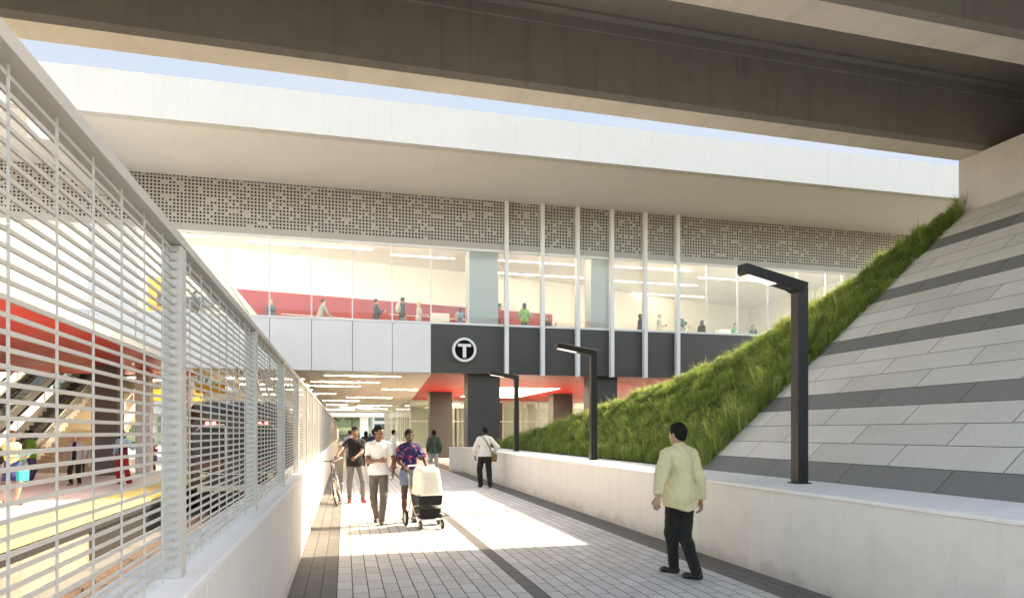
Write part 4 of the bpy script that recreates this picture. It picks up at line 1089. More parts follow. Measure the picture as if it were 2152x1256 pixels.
# ------------------------------------------------------------------ lamp posts standing on the low wall
def lamp():
    t = thing('lamp_post', 'tall black angular lamp post nearest the camera on the white wall', 'lamp post', (5.45, 7.31, 1.016), 0, 'black lamp posts on the low wall')
    H = 2.47; w = .073
    b = MB(); b.box(-w + .001, w - .001, -w + .001, w - .001, .014, H - .06); b.build('post', BLACK_M, t, .004)
    b = MB(); b.box(-.1, .1, -.1, .1, 0, .0138); b.build('base_plate', BLACK_M, t, .003)
    b = MB()
    for k in range(10): b.box(-w - .004, -w - .0005, -.03, .03, .82 + k * .022, .832 + k * .022)
    b.build('vent_grille', pl((.03, .03, .03), .5), t)
    a, kk = R(14), .125; L = .98
    M = Matrix.Translation((0, 0, H)) @ Matrix.Rotation(a, 4, 'Z') @ Matrix.Rotation(math.atan(kk), 4, 'Y')
    b = MB(); b.prism([(w, -.10), (w, .012), (-L, 0), (-L, -.10), (-L + .03, -.12), (-.16, -.12), (-.074, -.14)], 'y', -w, w, M)
    arm_ = b.build('arm', BLACK_M, t, .006)
    b = MB(); b.box(-L + .06, -L + .52, -w + .015, w - .015, -.128, -.1205, M); b.build('diffuser', emit('post_lamp', (1, .97, .92), .22), arm_)
    return t
l1 = lamp()
dup(l1, (5.45, 14.5, 1.016), None, 'black lamp post in the middle of the row, in front of the white fins')
dup(l1, (5.45, 21.6, 1.016), None, 'black lamp post farthest away, in front of the big dark pillar')

# ------------------------------------------------------------------ round T sign
X, Z = 4.98, 5.17
t = thing('transit_sign', 'round black and white sign with a bold letter T on the charcoal panel', 'sign', (X, 28.9, Z))
def disc(r0, r1, y0, y1, n=64):
    b = MB()
    for k in range(n):
        a0, a1 = 2 * math.pi * k / n, 2 * math.pi * (k + 1) / n
        p = [(r * math.cos(a), r * math.sin(a)) for r, a in ((r0, a0), (r1, a0), (r1, a1), (r0, a1))]
        v = [(x, y0, z) for x, z in p] + [(x, y1, z) for x, z in p]
        o = len(b.v); b.v += v
        fs = [(0, 3, 2, 1), (4, 5, 6, 7), (1, 2, 6, 5)] + ([(0, 4, 7, 3)] if r0 > 0 else [])
        for f in fs: b.f.append([i + o for i in f][::-1]); b.mi.append(0); b.sm.append(False)
    return b
disc(.415, .52, -.10, .095).build('ring', WHITE_M, t)
disc(0, .414, -.075, .09).build('disc', plain('sign_black', (.006, .006, .006), .8, spec=.1), t)
b = MB(); b.prism([(-.285, .25), (.285, .25), (.285, .13), (.075, .13), (.075, -.34), (-.075, -.34), (-.075, .13), (-.285, .13)], 'y', -.097, -.0755)
b.build('letter', WHITE_M, t)

# ------------------------------------------------------------------ bicycle
t = thing('bicycle', 'black and silver city bicycle wheeled along by the man in black', 'bicycle', (-.17, 15.75, 0))
BM = Matrix.Rotation(R(176), 4, 'Z') @ Matrix.Rotation(R(9), 4, 'Y')
# local: +y forward, front contact at the origin
wr_ = .335
def wheel(y):
    a = MB(); a.smooth = True
    a.tube([(0, y + wr_ * math.cos(k * math.pi / 24), wr_ + .004 + wr_ * math.sin(k * math.pi / 24)) for k in range(48)], .017, 8, BM, closed=True)
    tyre = a.build('wheel', pl((.018, .018, .018), .8), t)
    a = MB(); a.smooth = True
    a.tube([(0, y + .308 * math.cos(k * math.pi / 24), wr_ + .004 + .308 * math.sin(k * math.pi / 24)) for k in range(48)], .010, 6, BM, closed=True); a.build('rim', STEEL, tyre)
    a = MB()
    for k in range(20):
        an = k * math.pi / 10; s_ = .02 if k % 2 else -.02
        a.cyl((s_, y + .02 * math.cos(an + .8), wr_ + .02 * math.sin(an + .8)), (0, y + .306 * math.cos(an), wr_ + .306 * math.sin(an)), .0022, 4, M=BM)
    a.cyl((-.045, y, wr_), (.045, y, wr_), .022, 12, M=BM); a.build('spokes', STEEL, tyre)
wheel(0); wheel(-1.02)
fr = pl((.03, .03, .032), .35); silver = STEEL
a = MB(); a.smooth = True
hd0, hd1 = (0, -.085, .62), (0, -.125, .80); bb_ = (0, -.60, .28); seat_t = (0, -.77, .80); rear = (0, -1.02, wr_)
for p, q, r in ((hd0, hd1, .021), (hd1, seat_t, .017), (hd0, bb_, .02), (bb_, seat_t, .017)): a.cyl(p, q, r, 10, M=BM)
for s_ in (-.055, .055):
    a.tube([(s_ * .4, -.60, .28), (s_, -.75, .30), (s_, -1.02, wr_)], .010, 8, BM); a.tube([(s_ * .3, -.76, .77), (s_, -.9, .56), (s_, -1.02, wr_)], .009, 8, BM)
a.build('frame', fr, t)
a = MB(); a.smooth = True
for s_ in (-.05, .05): a.tube([(s_ * .6, -.083, .60), (s_, -.07, .5), (s_, 0, wr_)], .012, 8, BM)
a.cyl((-.035, -.083, .6), (.035, -.083, .6), .02, 8, M=BM); a.build('fork', silver, t)
a = MB(); a.smooth = True
a.cyl(hd1, (0, -.15, .99), .014, 10, M=BM); a.tube([(0, -.15, .99), (0, -.08, 1.01)], .015, 8, BM)
a.tube([(-.26, -.16, 1.035), (-.16, -.12, 1.03), (-.06, -.08, 1.01), (.06, -.08, 1.01), (.16, -.12, 1.03), (.26, -.16, 1.035)], .012, 8, BM); hb = a.build('handlebar', pl((.02, .02, .02), .4), t)
a = MB(); a.smooth = True
for s_ in (-1, 1): a.tube([(s_ * .13, -.105, 1.027), (s_ * .27, -.165, 1.036)], .017, 10, BM)
a.build('grip', pl((.6, .58, .54), .6), hb)
a = MB(); a.smooth = True
for s_ in (-1, 1): a.tube([(s_ * .15, -.10, 1.015), (s_ * .19, -.05, 1.0), (s_ * .24, -.06, .99)], .006, 6, BM)
a.build('brake_lever', silver, hb)
a = MB(); a.smooth = True
a.cyl(seat_t, (0, -.80, .93), .013, 8, M=BM); a.build('seat_post', silver, t)
F1 = Field(); F1.ell((0, -.90, .965), (.085, .10, .035), None, .03); F1.cap((0, -.86, .965), (0, -.68, .96), .04, .022, .04, flat=((0, 0, 1), .7))
v, f = F1.mesh(.008); v = np.array([tuple(BM @ Vector(p)) for p in v]); npobj('saddle', v, f, pl((.09, .08, .075), .6), t)
a = MB(); a.smooth = True
a.tube([(.045, -.60 + .09 * math.cos(k * math.pi / 12), .28 + .09 * math.sin(k * math.pi / 12)) for k in range(24)], .006, 6, BM, closed=True)
a.cyl((.06, -.6, .28), (.07, -.53, .13), .010, 8, M=BM); a.cyl((-.06, -.6, .28), (-.07, -.67, .43), .010, 8, M=BM); a.cyl((-.06, -.6, .28), (.06, -.6, .28), .02, 8, M=BM)
a.box(.07, .15, -.57, -.49, .115, .135, BM); a.box(-.15, -.07, -.71, -.63, .42, .44, BM); a.build('crankset', silver, t)

# ------------------------------------------------------------------ pram
t = thing('pram', 'pram with rounded cream hood, black basket and chrome frame', 'pram', (1.38, 11.78, 0), R(8))
# local: front towards -y
F1 = Field(); F1.ell((0, .02, .78), (.225, .30, .27), None, .05)
def rbox(X, Y, Z):
    c = (0, .0, .79); h = (.135, .185, .165); r = .09
    # profile narrows to the top and leans back
    q = [np.abs(X - c[0]) * (1 + .22 * np.clip((Z - .6) / .4, 0, 1)) - h[0], np.abs(Y - c[1] - .12 * (Z - .6)) - h[1] * (1 - .2 * np.clip((Z - .7) / .4, 0, 1)), np.abs(Z - c[2]) - h[2]]
    o_ = np.sqrt(sum(np.maximum(a_, 0) ** 2 for a_ in q)); return o_ + np.minimum(np.maximum(np.maximum(q[0], q[1]), q[2]), 0) - r
F2 = Field(); F2.p.append((rbox, V3(-.28, -.32, .5), V3(.28, .36, 1.1), .01, 1))
v, f = F2.mesh(.011, [lambda X, Y, Z: .585 - Z + 0 * X + 0 * Y], lambda X, Y, Z: .0028 * np.sin(26 * Z + 6 * Y) * np.sin(9 * X + 3))
npobj('hood', v, f, fab((.80, .75, .64), wr=.25, scale=6), t)
a = MB(); a.smooth = True; a.tube([(x_, -.29 + .0 * abs(x_), .585 + .0) for x_ in np.linspace(-.2, .2, 9)], .012, 8); a.tube([(-.225, .0 + yy, .585) for yy in np.linspace(-.25, .28, 6)], .010, 8); a.tube([(.225, .0 + yy, .585) for yy in np.linspace(-.25, .28, 6)], .010, 8)
a.build('hood_trim', fab((.74, .69, .6)), t)
blk = fab((.016, .016, .017), wr=.3)
def taper(x0, x1, y0, y1, z0, z1, kx, ky):
    m = MB(); m.add([(x0 * kx, y0 * ky, z0), (x1 * kx, y0 * ky, z0), (x1 * kx, y1 * ky, z0), (x0 * kx, y1 * ky, z0), (x0, y0, z1), (x1, y0, z1), (x1, y1, z1), (x0, y1, z1)],
          [(0, 3, 2, 1), (4, 5, 6, 7), (0, 1, 5, 4), (1, 2, 6, 5), (2, 3, 7, 6), (3, 0, 4, 7)]); return m
taper(-.215, .215, -.27, .36, .40, .584, .93, .9).build('bassinet', blk, t, .025, 3)
taper(-.19, .19, -.22, .22, .165, .345, .86, .86).build('basket', blk, t, .02, 3)
a = MB(); a.smooth = True
for s_ in (-1, 1):
    a.tube([(s_ * .245, .40, 1.02), (s_ * .25, .37, .95), (s_ * .248, .2, .62), (s_ * .245, .05, .42), (s_ * .235, -.12, .25), (s_ * .20, -.27, .17)], .0125, 8)
    a.tube([(s_ * .247, .13, .52), (s_ * .255, .25, .3), (s_ * .27, .32, .145)], .012, 8)
    a.tube([(s_ * .245, .05, .42), (s_ * .25, .2, .38), (s_ * .25, .35, .42)], .009, 8)
a.tube([(-.235, -.12, .25), (.235, -.12, .25)], .010, 8); a.tube([(-.2, -.27, .17), (.2, -.27, .17)], .011, 8); a.tube([(-.27, .32, .145), (.27, .32, .145)], .010, 8)
a.tube([(-.23, .08, .365), (.23, .08, .365)], .012, 8)
a.build('frame', plain('chrome', (.62, .61, .59), .14, metal=1., var=.03), t)
a = MB(); a.smooth = True; a.tube([(-.245, .40, 1.02), (-.235, .42, 1.045), (-.19, .435, 1.05), (0, .44, 1.05), (.19, .435, 1.05), (.235, .42, 1.045), (.245, .40, 1.02)], .017, 10); a.build('handle', pl((.62, .6, .57), .6), t)
for s_ in (-1, 1):
    a = MB(); a.smooth = True; a.tube([(s_ * .30, .32 + .118 * math.cos(k * math.pi / 16), .145 + .118 * math.sin(k * math.pi / 16)) for k in range(32)], .027, 10, closed=True); w_ = a.build('wheel', pl((.016, .016, .016), .7), t)
    a = MB(); a.smooth = True; a.cyl((s_ * .285, .32, .145), (s_ * .315, .32, .145), .098, 24); a.build('hub', pl((.66, .65, .62), .4), w_)
    a = MB(); a.smooth = True; a.tube([(s_ * .19, -.30 + .06 * math.cos(k * math.pi / 12), .083 + .06 * math.sin(k * math.pi / 12)) for k in range(24)], .022, 8, closed=True); w_ = a.build('caster_wheel', pl((.016, .016, .016), .7), t)
    a = MB(); a.smooth = True; a.cyl((s_ * .19 - .012, -.30, .083), (s_ * .19 + .012, -.30, .083), .048, 16); a.build('hub', pl((.4, .4, .39), .4), w_)
    a = MB(); a.smooth = True; a.tube([(s_ * .19 - .03, -.30, .083), (s_ * .19 - .032, -.27, .15), (s_ * .19, -.26, .19), (s_ * .19 + .032, -.27, .15), (s_ * .19 + .03, -.30, .083)], .009, 8); a.build('caster_fork', pl((.7, .69, .66), .3), t)

# ------------------------------------------------------------------ things carried
def strap_path(J, pts): return [J['world'](p) for p in pts]
P, nk, ch, sh = sw['P'], sw['neck'], sw['chest'], sw['sh']
t = thing('satchel', 'olive canvas satchel hanging at the hip of the man in white sweater', 'bag', tuple(sw['world'](P + V3(.25, -.06, -.02))), R(2))
inv = Matrix.Rotation(-R(2), 4, 'Z') @ Matrix.Translation(-t.location)
OL = fab((.16, .115, .035), wr=.3)
F1 = Field()
def sb(X, Y, Z):
    q = [np.abs(X) - .035, np.abs(Y) - .11, np.abs(Z + .06) - .085]; o_ = np.sqrt(sum(np.maximum(a_, 0) ** 2 for a_ in q)); return o_ + np.minimum(np.maximum(np.maximum(q[0], q[1]), q[2]), 0) - .03
F1.p.append((sb, V3(-.08, -.16, -.2), V3(.08, .16, .08), .01, 1)); v, f = F1.mesh(.011); npobj('bag_body', v, f, OL, t)
b = MB(); b.box(.066, .074, -.125, .125, -.1, .045); b.box(-.06, .07, -.125, .125, .052, .06); b.build('flap', fab((.13, .09, .028)), t, .004)
b = MB(); b.smooth = True
b.tube([tuple(inv @ sw['world'](p)) for p in (P + V3(.235, -.07, .03), P + V3(.17, -.135, .12), P + V3(.09, -.14, .24), ch + V3(0, -.145, .06), nk + V3(-.06, -.11, -.05), nk + V3(-.105, -.03, .012), nk + V3(-.10, .07, -.03), ch + V3(-.03, .15, .07), ch + V3(.06, .15, -.08), P + V3(.16, .13, .12), P + V3(.235, .05, .03))], .016, 6)
b.build('strap', fab((.2, .16, .06)), t)
def hang_bag(J, q, name, label, colr, w_=.14, h_=.26, d_=.05, drop=.1):
    p = J['world'](J['wr'][q] + J['hd'][q] * .09); t = thing(name, label, 'bag', (p.x, p.y, p.z), J['obj'].rotation_euler[2])
    m = taper(-w_, w_, -d_, d_, -drop - h_, -drop, .9, 1); m.build('bag_body', fab(colr), t, .012)
    m = MB(); m.smooth = True
    for yy in (-d_ * .7, d_ * .7): m.tube([(-w_ * .5, yy, -drop), (-w_ * .35, yy * .5, -drop * .3), (0, yy * .2, 0), (w_ * .35, yy * .5, -drop * .3), (w_ * .5, yy, -drop)], .006, 6)
    m.build('handle', fab(tuple(c_ * .7 for c_ in colr)), t); return t
hang_bag(w1, 'R', 'tote_bag', 'teal shoulder tote of the woman in blue skirt', (.02, .36, .38), .13, .24, .05, .3)
hang_bag(w4, 'L', 'handbag', 'dark red handbag over the shoulder of the woman in red trousers', (.12, .01, .02), .13, .24, .05, .14)
hang_bag(w5, 'L', 'shopping_bag', 'blue shopping bag carried by the woman in black gown', (.05, .08, .25), .12, .26, .05)
hang_bag(w5, 'R', 'shopping_bag', 'small red shopping bag carried by the woman in black gown', (.5, .02, .06), .09, .18, .04)
p = w1['world']((w1['wr']['L'] + w1['wr']['R']) / 2 + V3(0, .1, .05)); t = thing('folder', 'light blue folder held open by the woman in yellow top', 'folder', tuple(p), w1['obj'].rotation_euler[2])
m = MB(); MF = Matrix.Rotation(R(35), 4, 'X'); m.box(-.15, -.002, -.1, .12, -.006, .006, MF @ Matrix.Rotation(R(8), 4, 'Y')); m.box(.002, .15, -.1, .12, -.006, .006, MF @ Matrix.Rotation(R(-8), 4, 'Y')); m.build('cover', pl((.16, .46, .6), .5), t)
m = MB(); m.box(-.14, .14, -.09, .11, .0295, .033, MF); m.build('pages', pl((.8, .79, .75), .7), t)
p = w3['world'](w3['wr']['L'] + w3['hd']['L'] * .1); t = thing('umbrella', 'black folded umbrella held by the woman in grey cardigan', 'umbrella', tuple(p))
m = MB(); m.smooth = True; m.tube([(0, 0, -.02), (0, 0, -.06), (0, 0, -.3), (0, 0, -.52)], [.015, .035, .028, .006], 10); m.build('canopy', fab((.015, .015, .016)), t)
m = MB(); m.smooth = True; m.tube([(0, 0, -.04), (0, 0, .05), (0, .02, .085), (0, .05, .08)], .009, 8); m.build('handle', pl((.1, .06, .03), .5), t)
def backpack(J, label, colr):
    p = J['world'](J['chest'] + V3(0, -.2, -.02)); t = thing('backpack', label, 'backpack', tuple(p), J['obj'].rotation_euler[2])
    F1 = Field(); F1.ell((0, 0, 0), (.155, .11, .23), None, .03); F1.ell((0, -.06, -.08), (.11, .07, .11), None, .04); v, f = F1.mesh(.02); npobj('pack_body', v, f, fab(colr), t)
    m = MB(); m.smooth = True
    for s_ in (-1, 1): m.tube([(s_ * .1, .05, .17), (s_ * .11, .16, .25), (s_ * .11, .30, .15), (s_ * .12, .31, 0), (s_ * .13, .15, -.15)], .016, 6)
    m.build('strap', fab(tuple(c_ * .6 for c_ in colr)), t)
backpack(u[4], 'cream backpack on the man in dark top behind the glass', (.6, .58, .48)); backpack(u[13], 'dark green backpack on the man beside the white fin', (.03, .14, .11)); backpack(u[6], 'grey backpack on the girl in blue top', (.3, .3, .28))
p = u[3]['world'](u[3]['P'] + V3(-.2, .1, .12)); t = thing('tote_bag', 'dark red patterned tote at the side of the person in black', 'bag', tuple(p), u[3]['obj'].rotation_euler[2])
taper(-.05, .05, -.16, .16, -.16, .16, .9, .95).build('bag_body', fab((.22, .05, .06)), t, .015)
m = MB(); m.smooth = True; m.tube([(0, -.1, .15), (0, -.05, .4), (0, .05, .4), (0, .1, .15)], .01, 6); m.build('handle', fab((.5, .4, .35)), t)

# ------------------------------------------------------------------ train
t = thing('train', 'dark grey train with black glass front standing at the platform', 'train', (-3.05, 21.2, -.66))
TB = plain('train_black', (.022, .018, .016), .22, var=.1, scale=2); TD = plain('train_glass', (.012, .012, .013), .06); TG = plain('train_grey', (.42, .41, .39), .35); TM = plain('train_maroon', (.10, .022, .018), .35)
def sect(w, h, r=.42, z0=.35):
    pts = [(-w * .93, z0), (w * .93, z0), (w, z0 + .35)]
    for k in range(7):
        a_ = k * math.pi / 12; pts.append((w - r + r * math.cos(a_), h - r * .8 + r * .8 * math.sin(a_)))
    for k in range(7):
        a_ = math.pi / 2 + k * math.pi / 12; pts.append((-w + r + r * math.cos(a_), h - r * .8 + r * .8 * math.sin(a_)))
    pts.append((-w, z0 + .35)); return pts
def loft(secs):
    m = MB(); m.smooth = True; n = len(secs[0][1])
    for y, pts in secs:
        for x, z in pts: m.v.append((x, y, z))
    for i in range(len(secs) - 1):
        for k in range(n):
            l = (k + 1) % n; m.f.append([i * n + k, i * n + l, (i + 1) * n + l, (i + 1) * n + k]); m.mi.append(0); m.sm.append(True)
    m.f.append(list(range(n))[::-1]); m.mi.append(0); m.sm.append(False)
    m.f.append([(len(secs) - 1) * n + k for k in range(n)]); m.mi.append(0); m.sm.append(False)
    return m
HT = 3.25
o = loft([(.0, sect(1.18, HT - .42, .5)), (.06, sect(1.27, HT - .25, .5)), (.22, sect(1.36, HT - .08, .5)), (.55, sect(1.42, HT, .5)), (44, sect(1.42, HT, .5))]).build('body', TB, t)
# nose glass, frames and lights
def front_z(z): return -.012
for xa_ in (-.98, .34):
    m = MB(); m.box(xa_, xa_ + .64, -.03, -.004, 1.55, 2.42); m.build('windscreen', TD, t, .03)
m = MB(); m.box(-.30, .30, -.035, -.004, .75, 2.45); fd_ = m.build('front_door', plain('door_dark', (.04, .036, .033), .3), t, .03)
m = MB(); m.box(-.2, .2, -.045, -.0355, 1.6, 2.3); m.build('door_window', TD, fd_, .02)
m = MB(); m.smooth = True
for s_ in (-1, 1): m.tube([(s_ * .32, -.03, .75), (s_ * .32, -.035, 2.46), (s_ * .36, -.03, 2.52), (s_ * .95, -.01, 2.5), (s_ * 1.1, .0, 2.35)], .016, 6)
m.tube([(-1.16, -.01, 1.18), (-.6, -.05, 1.10), (0, -.06, 1.08), (.6, -.05, 1.10), (1.16, -.01, 1.18)], .016, 6); m.build('white_trim', pl((.7, .69, .66), .35), t)
for xa_ in (-1.12, .42):
    m = MB(); m.box(xa_, xa_ + .7, -.045, -.004, 1.22, 1.5); m.build('maroon_panel', TM, t, .02)
for s_ in (-1, 1):
    m = MB(); m.smooth = True
    for dx_ in (-.09, .09): m.cyl((s_ * .72 + dx_, -.035, 2.56), (s_ * .72 + dx_, .1, 2.56), .05, 14)
    m.build('tail_lamp', emit('tail_lamp_red', (1, .05, .04), 4.), t)
    m = MB(); m.smooth = True; m.cyl((s_ * .92, -.06, 1.02), (s_ * .92, .05, 1.02), .09, 16); m.build('headlamp', pl((.6, .62, .3), .2), t)
m = MB(); m.box(-1.05, 1.05, -.22, -.0, .60, .76); m.build('bumper', pl((.55, .50, .40), .5), t, .03)
m = MB(); m.box(-.25, .25, -.3, .1, .30, .58); m.box(-1.1, 1.1, .05, .4, .1, .45); m.build('coupler', pl((.02, .02, .02), .6), t, .02)
m = MB()
for k in range(11): m.box(1.416, 1.428, 1.5 + k * 3.9, 3.9 + k * 3.9, 1.55, 2.4); m.box(-1.428, -1.416, 1.5 + k * 3.9, 3.9 + k * 3.9, 1.55, 2.4)
m.build('side_window', TD, t)
m = MB()
for k in range(11): m.box(1.417, 1.427, 4.1 + k * 3.9, 5.2 + k * 3.9, .75, 2.5)
m.build('side_door', TG, t)
m = MB(); m.smooth = True
for yy in (2.2, 4.2, 14, 16, 26, 28, 38, 40):
    for s_ in (-1, 1): m.cyl((s_ * .64, yy, .43), (s_ * .78, yy, .43), .36, 20)
m.build('wheel', pl((.06, .05, .045), .6), t)

# ------------------------------------------------------------------ escalators and stair behind the platform
def escalator(x, lab):
    t = thing('escalator', lab, 'escalator', (x, 31.0, 0), 0, 'escalators rising from the platform')
    k = .47; L = 12.; Zt = L * k
    m = MB()
    n = 26
    for i in range(n): m.box(-.5, .5, L * i / n + .001, L * (i + 1) / n, Zt * i / n - .1, Zt * (i + 1) / n)
    m.build('steps', plain('step_metal', (.10, .095, .085), .5, metal=.5), t)
    for s_ in (-1, 1):
        m = MB(); m.prism([(-1.6, -.0), (0, -.0), (L, Zt), (L + 1.0, Zt), (L + 1, Zt + .42), (L, Zt + .42), (0.2, .46), (-1.6, .42)], 'x', s_ * .52, s_ * .66); m.build('skirt', pl((.66, .63, .56), .4), t)
        m = MB(); m.prism([(-1.5, .425), (0.2, .465), (L, Zt + .425), (L + .9, Zt + .425), (L + .9, Zt + .95), (L, Zt + .95), (.0, .98), (-1.5, .92)], 'x', s_ * .585, s_ * .597); bl_ = m.build('balustrade', BALUS, t)
        m = MB(); m.smooth = True; m.tube([(s_ * .59, -1.45, .5), (s_ * .59, -1.62, .6), (s_ * .59, -1.66, .75), (s_ * .59, -1.55, .92), (s_ * .59, -1.3, .96), (s_ * .59, 0, 1.0), (s_ * .59, L, Zt + .98), (s_ * .59, L + .9, Zt + .98)], .055, 8); m.build('handrail', pl((.014, .013, .012), .4), bl_)
    return t
escalator(-13.2, 'escalator with cream skirts and black handrails, nearest the stair'); escalator(-15.4, 'escalator farthest to the left behind the platform')
t = thing('staircase', 'wide beige staircase rising behind the brown pillar', 'staircase', (-11.1, 31, 0))
m = MB(); n = 30
for i in range(n): m.box(-1.15, 1.15, .36 * i, .36 * (i + 1) - .001, .17 * i * .95 - .3 if i > 1 else 0, .17 * (i + 1))
m.build('steps', concrete('beige_steps', (.52, .45, .33), .1, 0, .7), t)
m = MB()
for i in range(n): m.box(-1.14, 1.14, .36 * i - .003, .36 * i + .04, .17 * (i + 1) + .001, .17 * (i + 1) + .005)
m.build('nosing', pl((.75, .62, .25), .6), t)
for s_ in (-1, 1):
    m = MB(); m.prism([(-.2, 0), (0, 0), (10.8, 5.1), (10.8, 5.5), (-.2, .35)], 'x', s_ * 1.16, s_ * 1.26); m.build('stringer', pl((.7, .66, .58), .5), t)
    m = MB(); m.smooth = True; m.tube([(s_ * 1.1, -.3, .2), (s_ * 1.1, -.3, .95), (s_ * 1.1, 0, 1.0), (s_ * 1.1, 10.8, 6.1)], .03, 8)
    for i in range(8): m.cyl((s_ * 1.1, 1.4 * i, .66 * i + .2), (s_ * 1.1, 1.4 * i, .66 * i + 1.0), .018, 6)
    m.build('handrail', WHITE_M, t)
# yellow signs
t = thing('hanging_sign', 'yellow wayfinding board hanging under the lit ceiling over the platform', 'sign', (-5.75, 32.3, 3.55))
m = MB(); m.box(-.62, .62, -.04, .04, -.2, .2); m.build('board', plain('sign_yellow', (.85, .48, .03), .4), t, .01)
m = MB(); m.box(-.5, -.47, -.01, .01, .2, .62); m.box(.47, .5, -.01, .01, .2, .62); m.build('hanger', STEEL, t)
t = thing('hanging_sign', 'wide yellow board above the doorway left of the pale pillars', 'sign', (-8.3, 37.5, 3.5))
m = MB(); m.box(-1.3, 1.3, -.05, .05, -.3, .3); m.build('board', plain('sign_yellow2', (.85, .48, .03), .4), t, .01)
m = MB(); m.box(-1.1, -1.06, -.01, .01, .3, .68); m.box(1.06, 1.1, -.01, .01, .3, .68); m.build('hanger', STEEL, t)
# upstairs desk, screens, machine
t = thing('ticket_machine', 'yellow ticket machine behind the upper glazing at the left', 'machine', (*atY(337, 30.9), 5.85))
m = MB(); m.box(-.4, .4, -.3, .3, 0, 2.15); m.build('cabinet', plain('machine_yellow', (.86, .56, .03), .4), t, .03)
m = MB(); m.box(-.05, .3, -.315, -.301, .95, 1.5); m.build('screen', pl((.16, .06, .02), .2), t); m = MB(); m.box(-.2, .2, -.315, -.301, .4, .6); m.build('slot', pl((.03, .03, .03), .3), t)
t = thing('service_desk', 'white service desk with dark panels behind the upper glazing', 'desk', (*atY(436, 31.3), 5.85))
m = MB(); m.box(-1.7, 1.1, -.25, .25, 0, 1.02); m.build('counter', WHITE_M, t, .02)
m = MB(); m.box(-1.75, 1.15, -.32, .28, 1.021, 1.06); m.build('worktop', pl((.3, .3, .3), .4), t)
m = MB(); m.box(-1.5, .2, .262, .3, 1.1, 1.6); m.build('dark_screen', pl((.03, .027, .025), .3), t, .01)
t = thing('monitor', 'tilted grey monitor standing on the white service desk', 'monitor', (*atY(446, 31.1), 6.91))
m = MB(); m.box(-.25, .25, -.02, .02, .1, .55, Matrix.Rotation(R(-14), 4, 'Y')); m.build('screen', pl((.25, .25, .25), .3), t, .01)
m = MB(); m.box(-.03, .03, -.01, .06, 0, .2); m.box(-.14, .14, -.08, .1, 0, .015); m.build('stand', pl((.1, .1, .1), .4), t)

# ------------------------------------------------------------------ beyond the far end of the hall
t = thing('far_overpass', 'white overpass beyond the far end of the lit hall', 'bridge', (0, 118, 0))
m = MB(); m.box(-40, 30, 0, 6, 4.2, 8.5); m.build('deck', CON_WHITE, t)
for x in (-30, -18, -6, 3.2, 16):
    m = MB(); m.box(x - .7, x + .7, 1, 2.4, 0, 4.199); m.build('pier', CON_WALL, t)
t = thing('office_building', 'pale office block with gridded blue green windows seen past the hall', 'building', (9.2, 135, 0))
m = MB(); m.box(-4, 10, 0, 12, 0, 16); m.build('wall', PANEL_W, t)
for i in range(6):
    for j in range(5):
        m = MB(); m.box(-3.6 + i * 2.2, -1.7 + i * 2.2, -.05, -.002, .7 + j * 3.1, 3.2 + j * 3.1); w_ = m.build('window', plain('blue_green_glass', (.10, .16, .17), .12), t) if i + j == 0 else None
        if w_ is not None: w0 = w_
        else:
            c_ = w0.copy(); col.objects.link(c_); c_.parent = t; c_.location = (i * 2.2, 0, j * 3.1)
t = thing('parked_van', 'white van parked beyond the far end of the fence', 'van', (-1.9, 100, 0))
m = MB(); m.prism([(-2.4, .35), (2.4, .35), (2.4, 2.0), (-1.3, 2.05), (-2.0, 1.25), (-2.4, 1.1)], 'x', -.95, .95); m.build('body', pl((.7, .7, .7), .3), t, .08)
m = MB(); m.box(-.8, .8, -1.98, -1.5, 1.3, 1.85); m.build('windscreen', TD, t, .03)
for y in (-1.5, 1.5):
    for s_ in (-1, 1):
        m = MB(); m.smooth = True; m.cyl((s_ * .75, y, .34), (s_ * .97, y, .34), .34, 18); m.build('wheel', pl((.02, .02, .02), .7), t)

# trees
def tree(name, label, x, y, h, rad, colr, seed):
    rg = np.random.default_rng(seed)
    t = thing(name, label, 'tree', (x, y, 0), 0, 'trees beyond the hall')
    m = MB(); m.smooth = True
    m.tube([(0, 0, 0), (.05, .02, h * .25), (.0, .08, h * .5), (.1, 0, h * .75)], [.2, .16, .12, .05], 8)
    for k in range(7):
        a_ = rg.uniform(0, 6.28); z = h * rg.uniform(.3, .6); m.tube([(0, 0, z), (rad * .4 * math.cos(a_), rad * .4 * math.sin(a_), z + h * .14), (rad * .75 * math.cos(a_), rad * .75 * math.sin(a_), z + h * .25)], [.07, .045, .02], 6)
    m.build('trunk', pl((.11, .085, .06), .9), t)
    n = 5200; cl = rg.normal(size=(26, 3)); cl = cl / np.linalg.norm(cl, axis=1)[:, None] * rg.uniform(.35, 1, (26, 1)) ** .5
    c = cl[rg.integers(0, 26, n)] * np.array([rad * .8, rad * .8, h * .28]) + rg.normal(size=(n, 3)) * np.array([rad, rad, h * .3]) * .17; c[:, 2] += h * .66
    a = rg.normal(size=(n, 3)); a /= np.linalg.norm(a, axis=1)[:, None]; b_ = np.cross(a, rg.normal(size=(n, 3))); b_ /= np.linalg.norm(b_, axis=1)[:, None]
    L = rg.uniform(.1, .22, (n, 1)); v = np.concatenate([c + a * L, c + b_ * L * .5, c - a * L, c - b_ * L * .5]); idx = np.arange(n); f = np.stack([idx, idx + n, idx + 2 * n, idx + 3 * n], 1)
    bb = NB('leaves'); g = bb.n('ShaderNodeNewGeometry'); rr_ = g.outputs['Random Per Island']
    mt_ = bb.set(bb.ramp(rr_, [(0, sc(colr, .6)), (.6, colr), (1, sc(colr, 1.7))]), .6, Transmission_Weight=0.)
    npobj('crown', v, f, mt_, t, False)
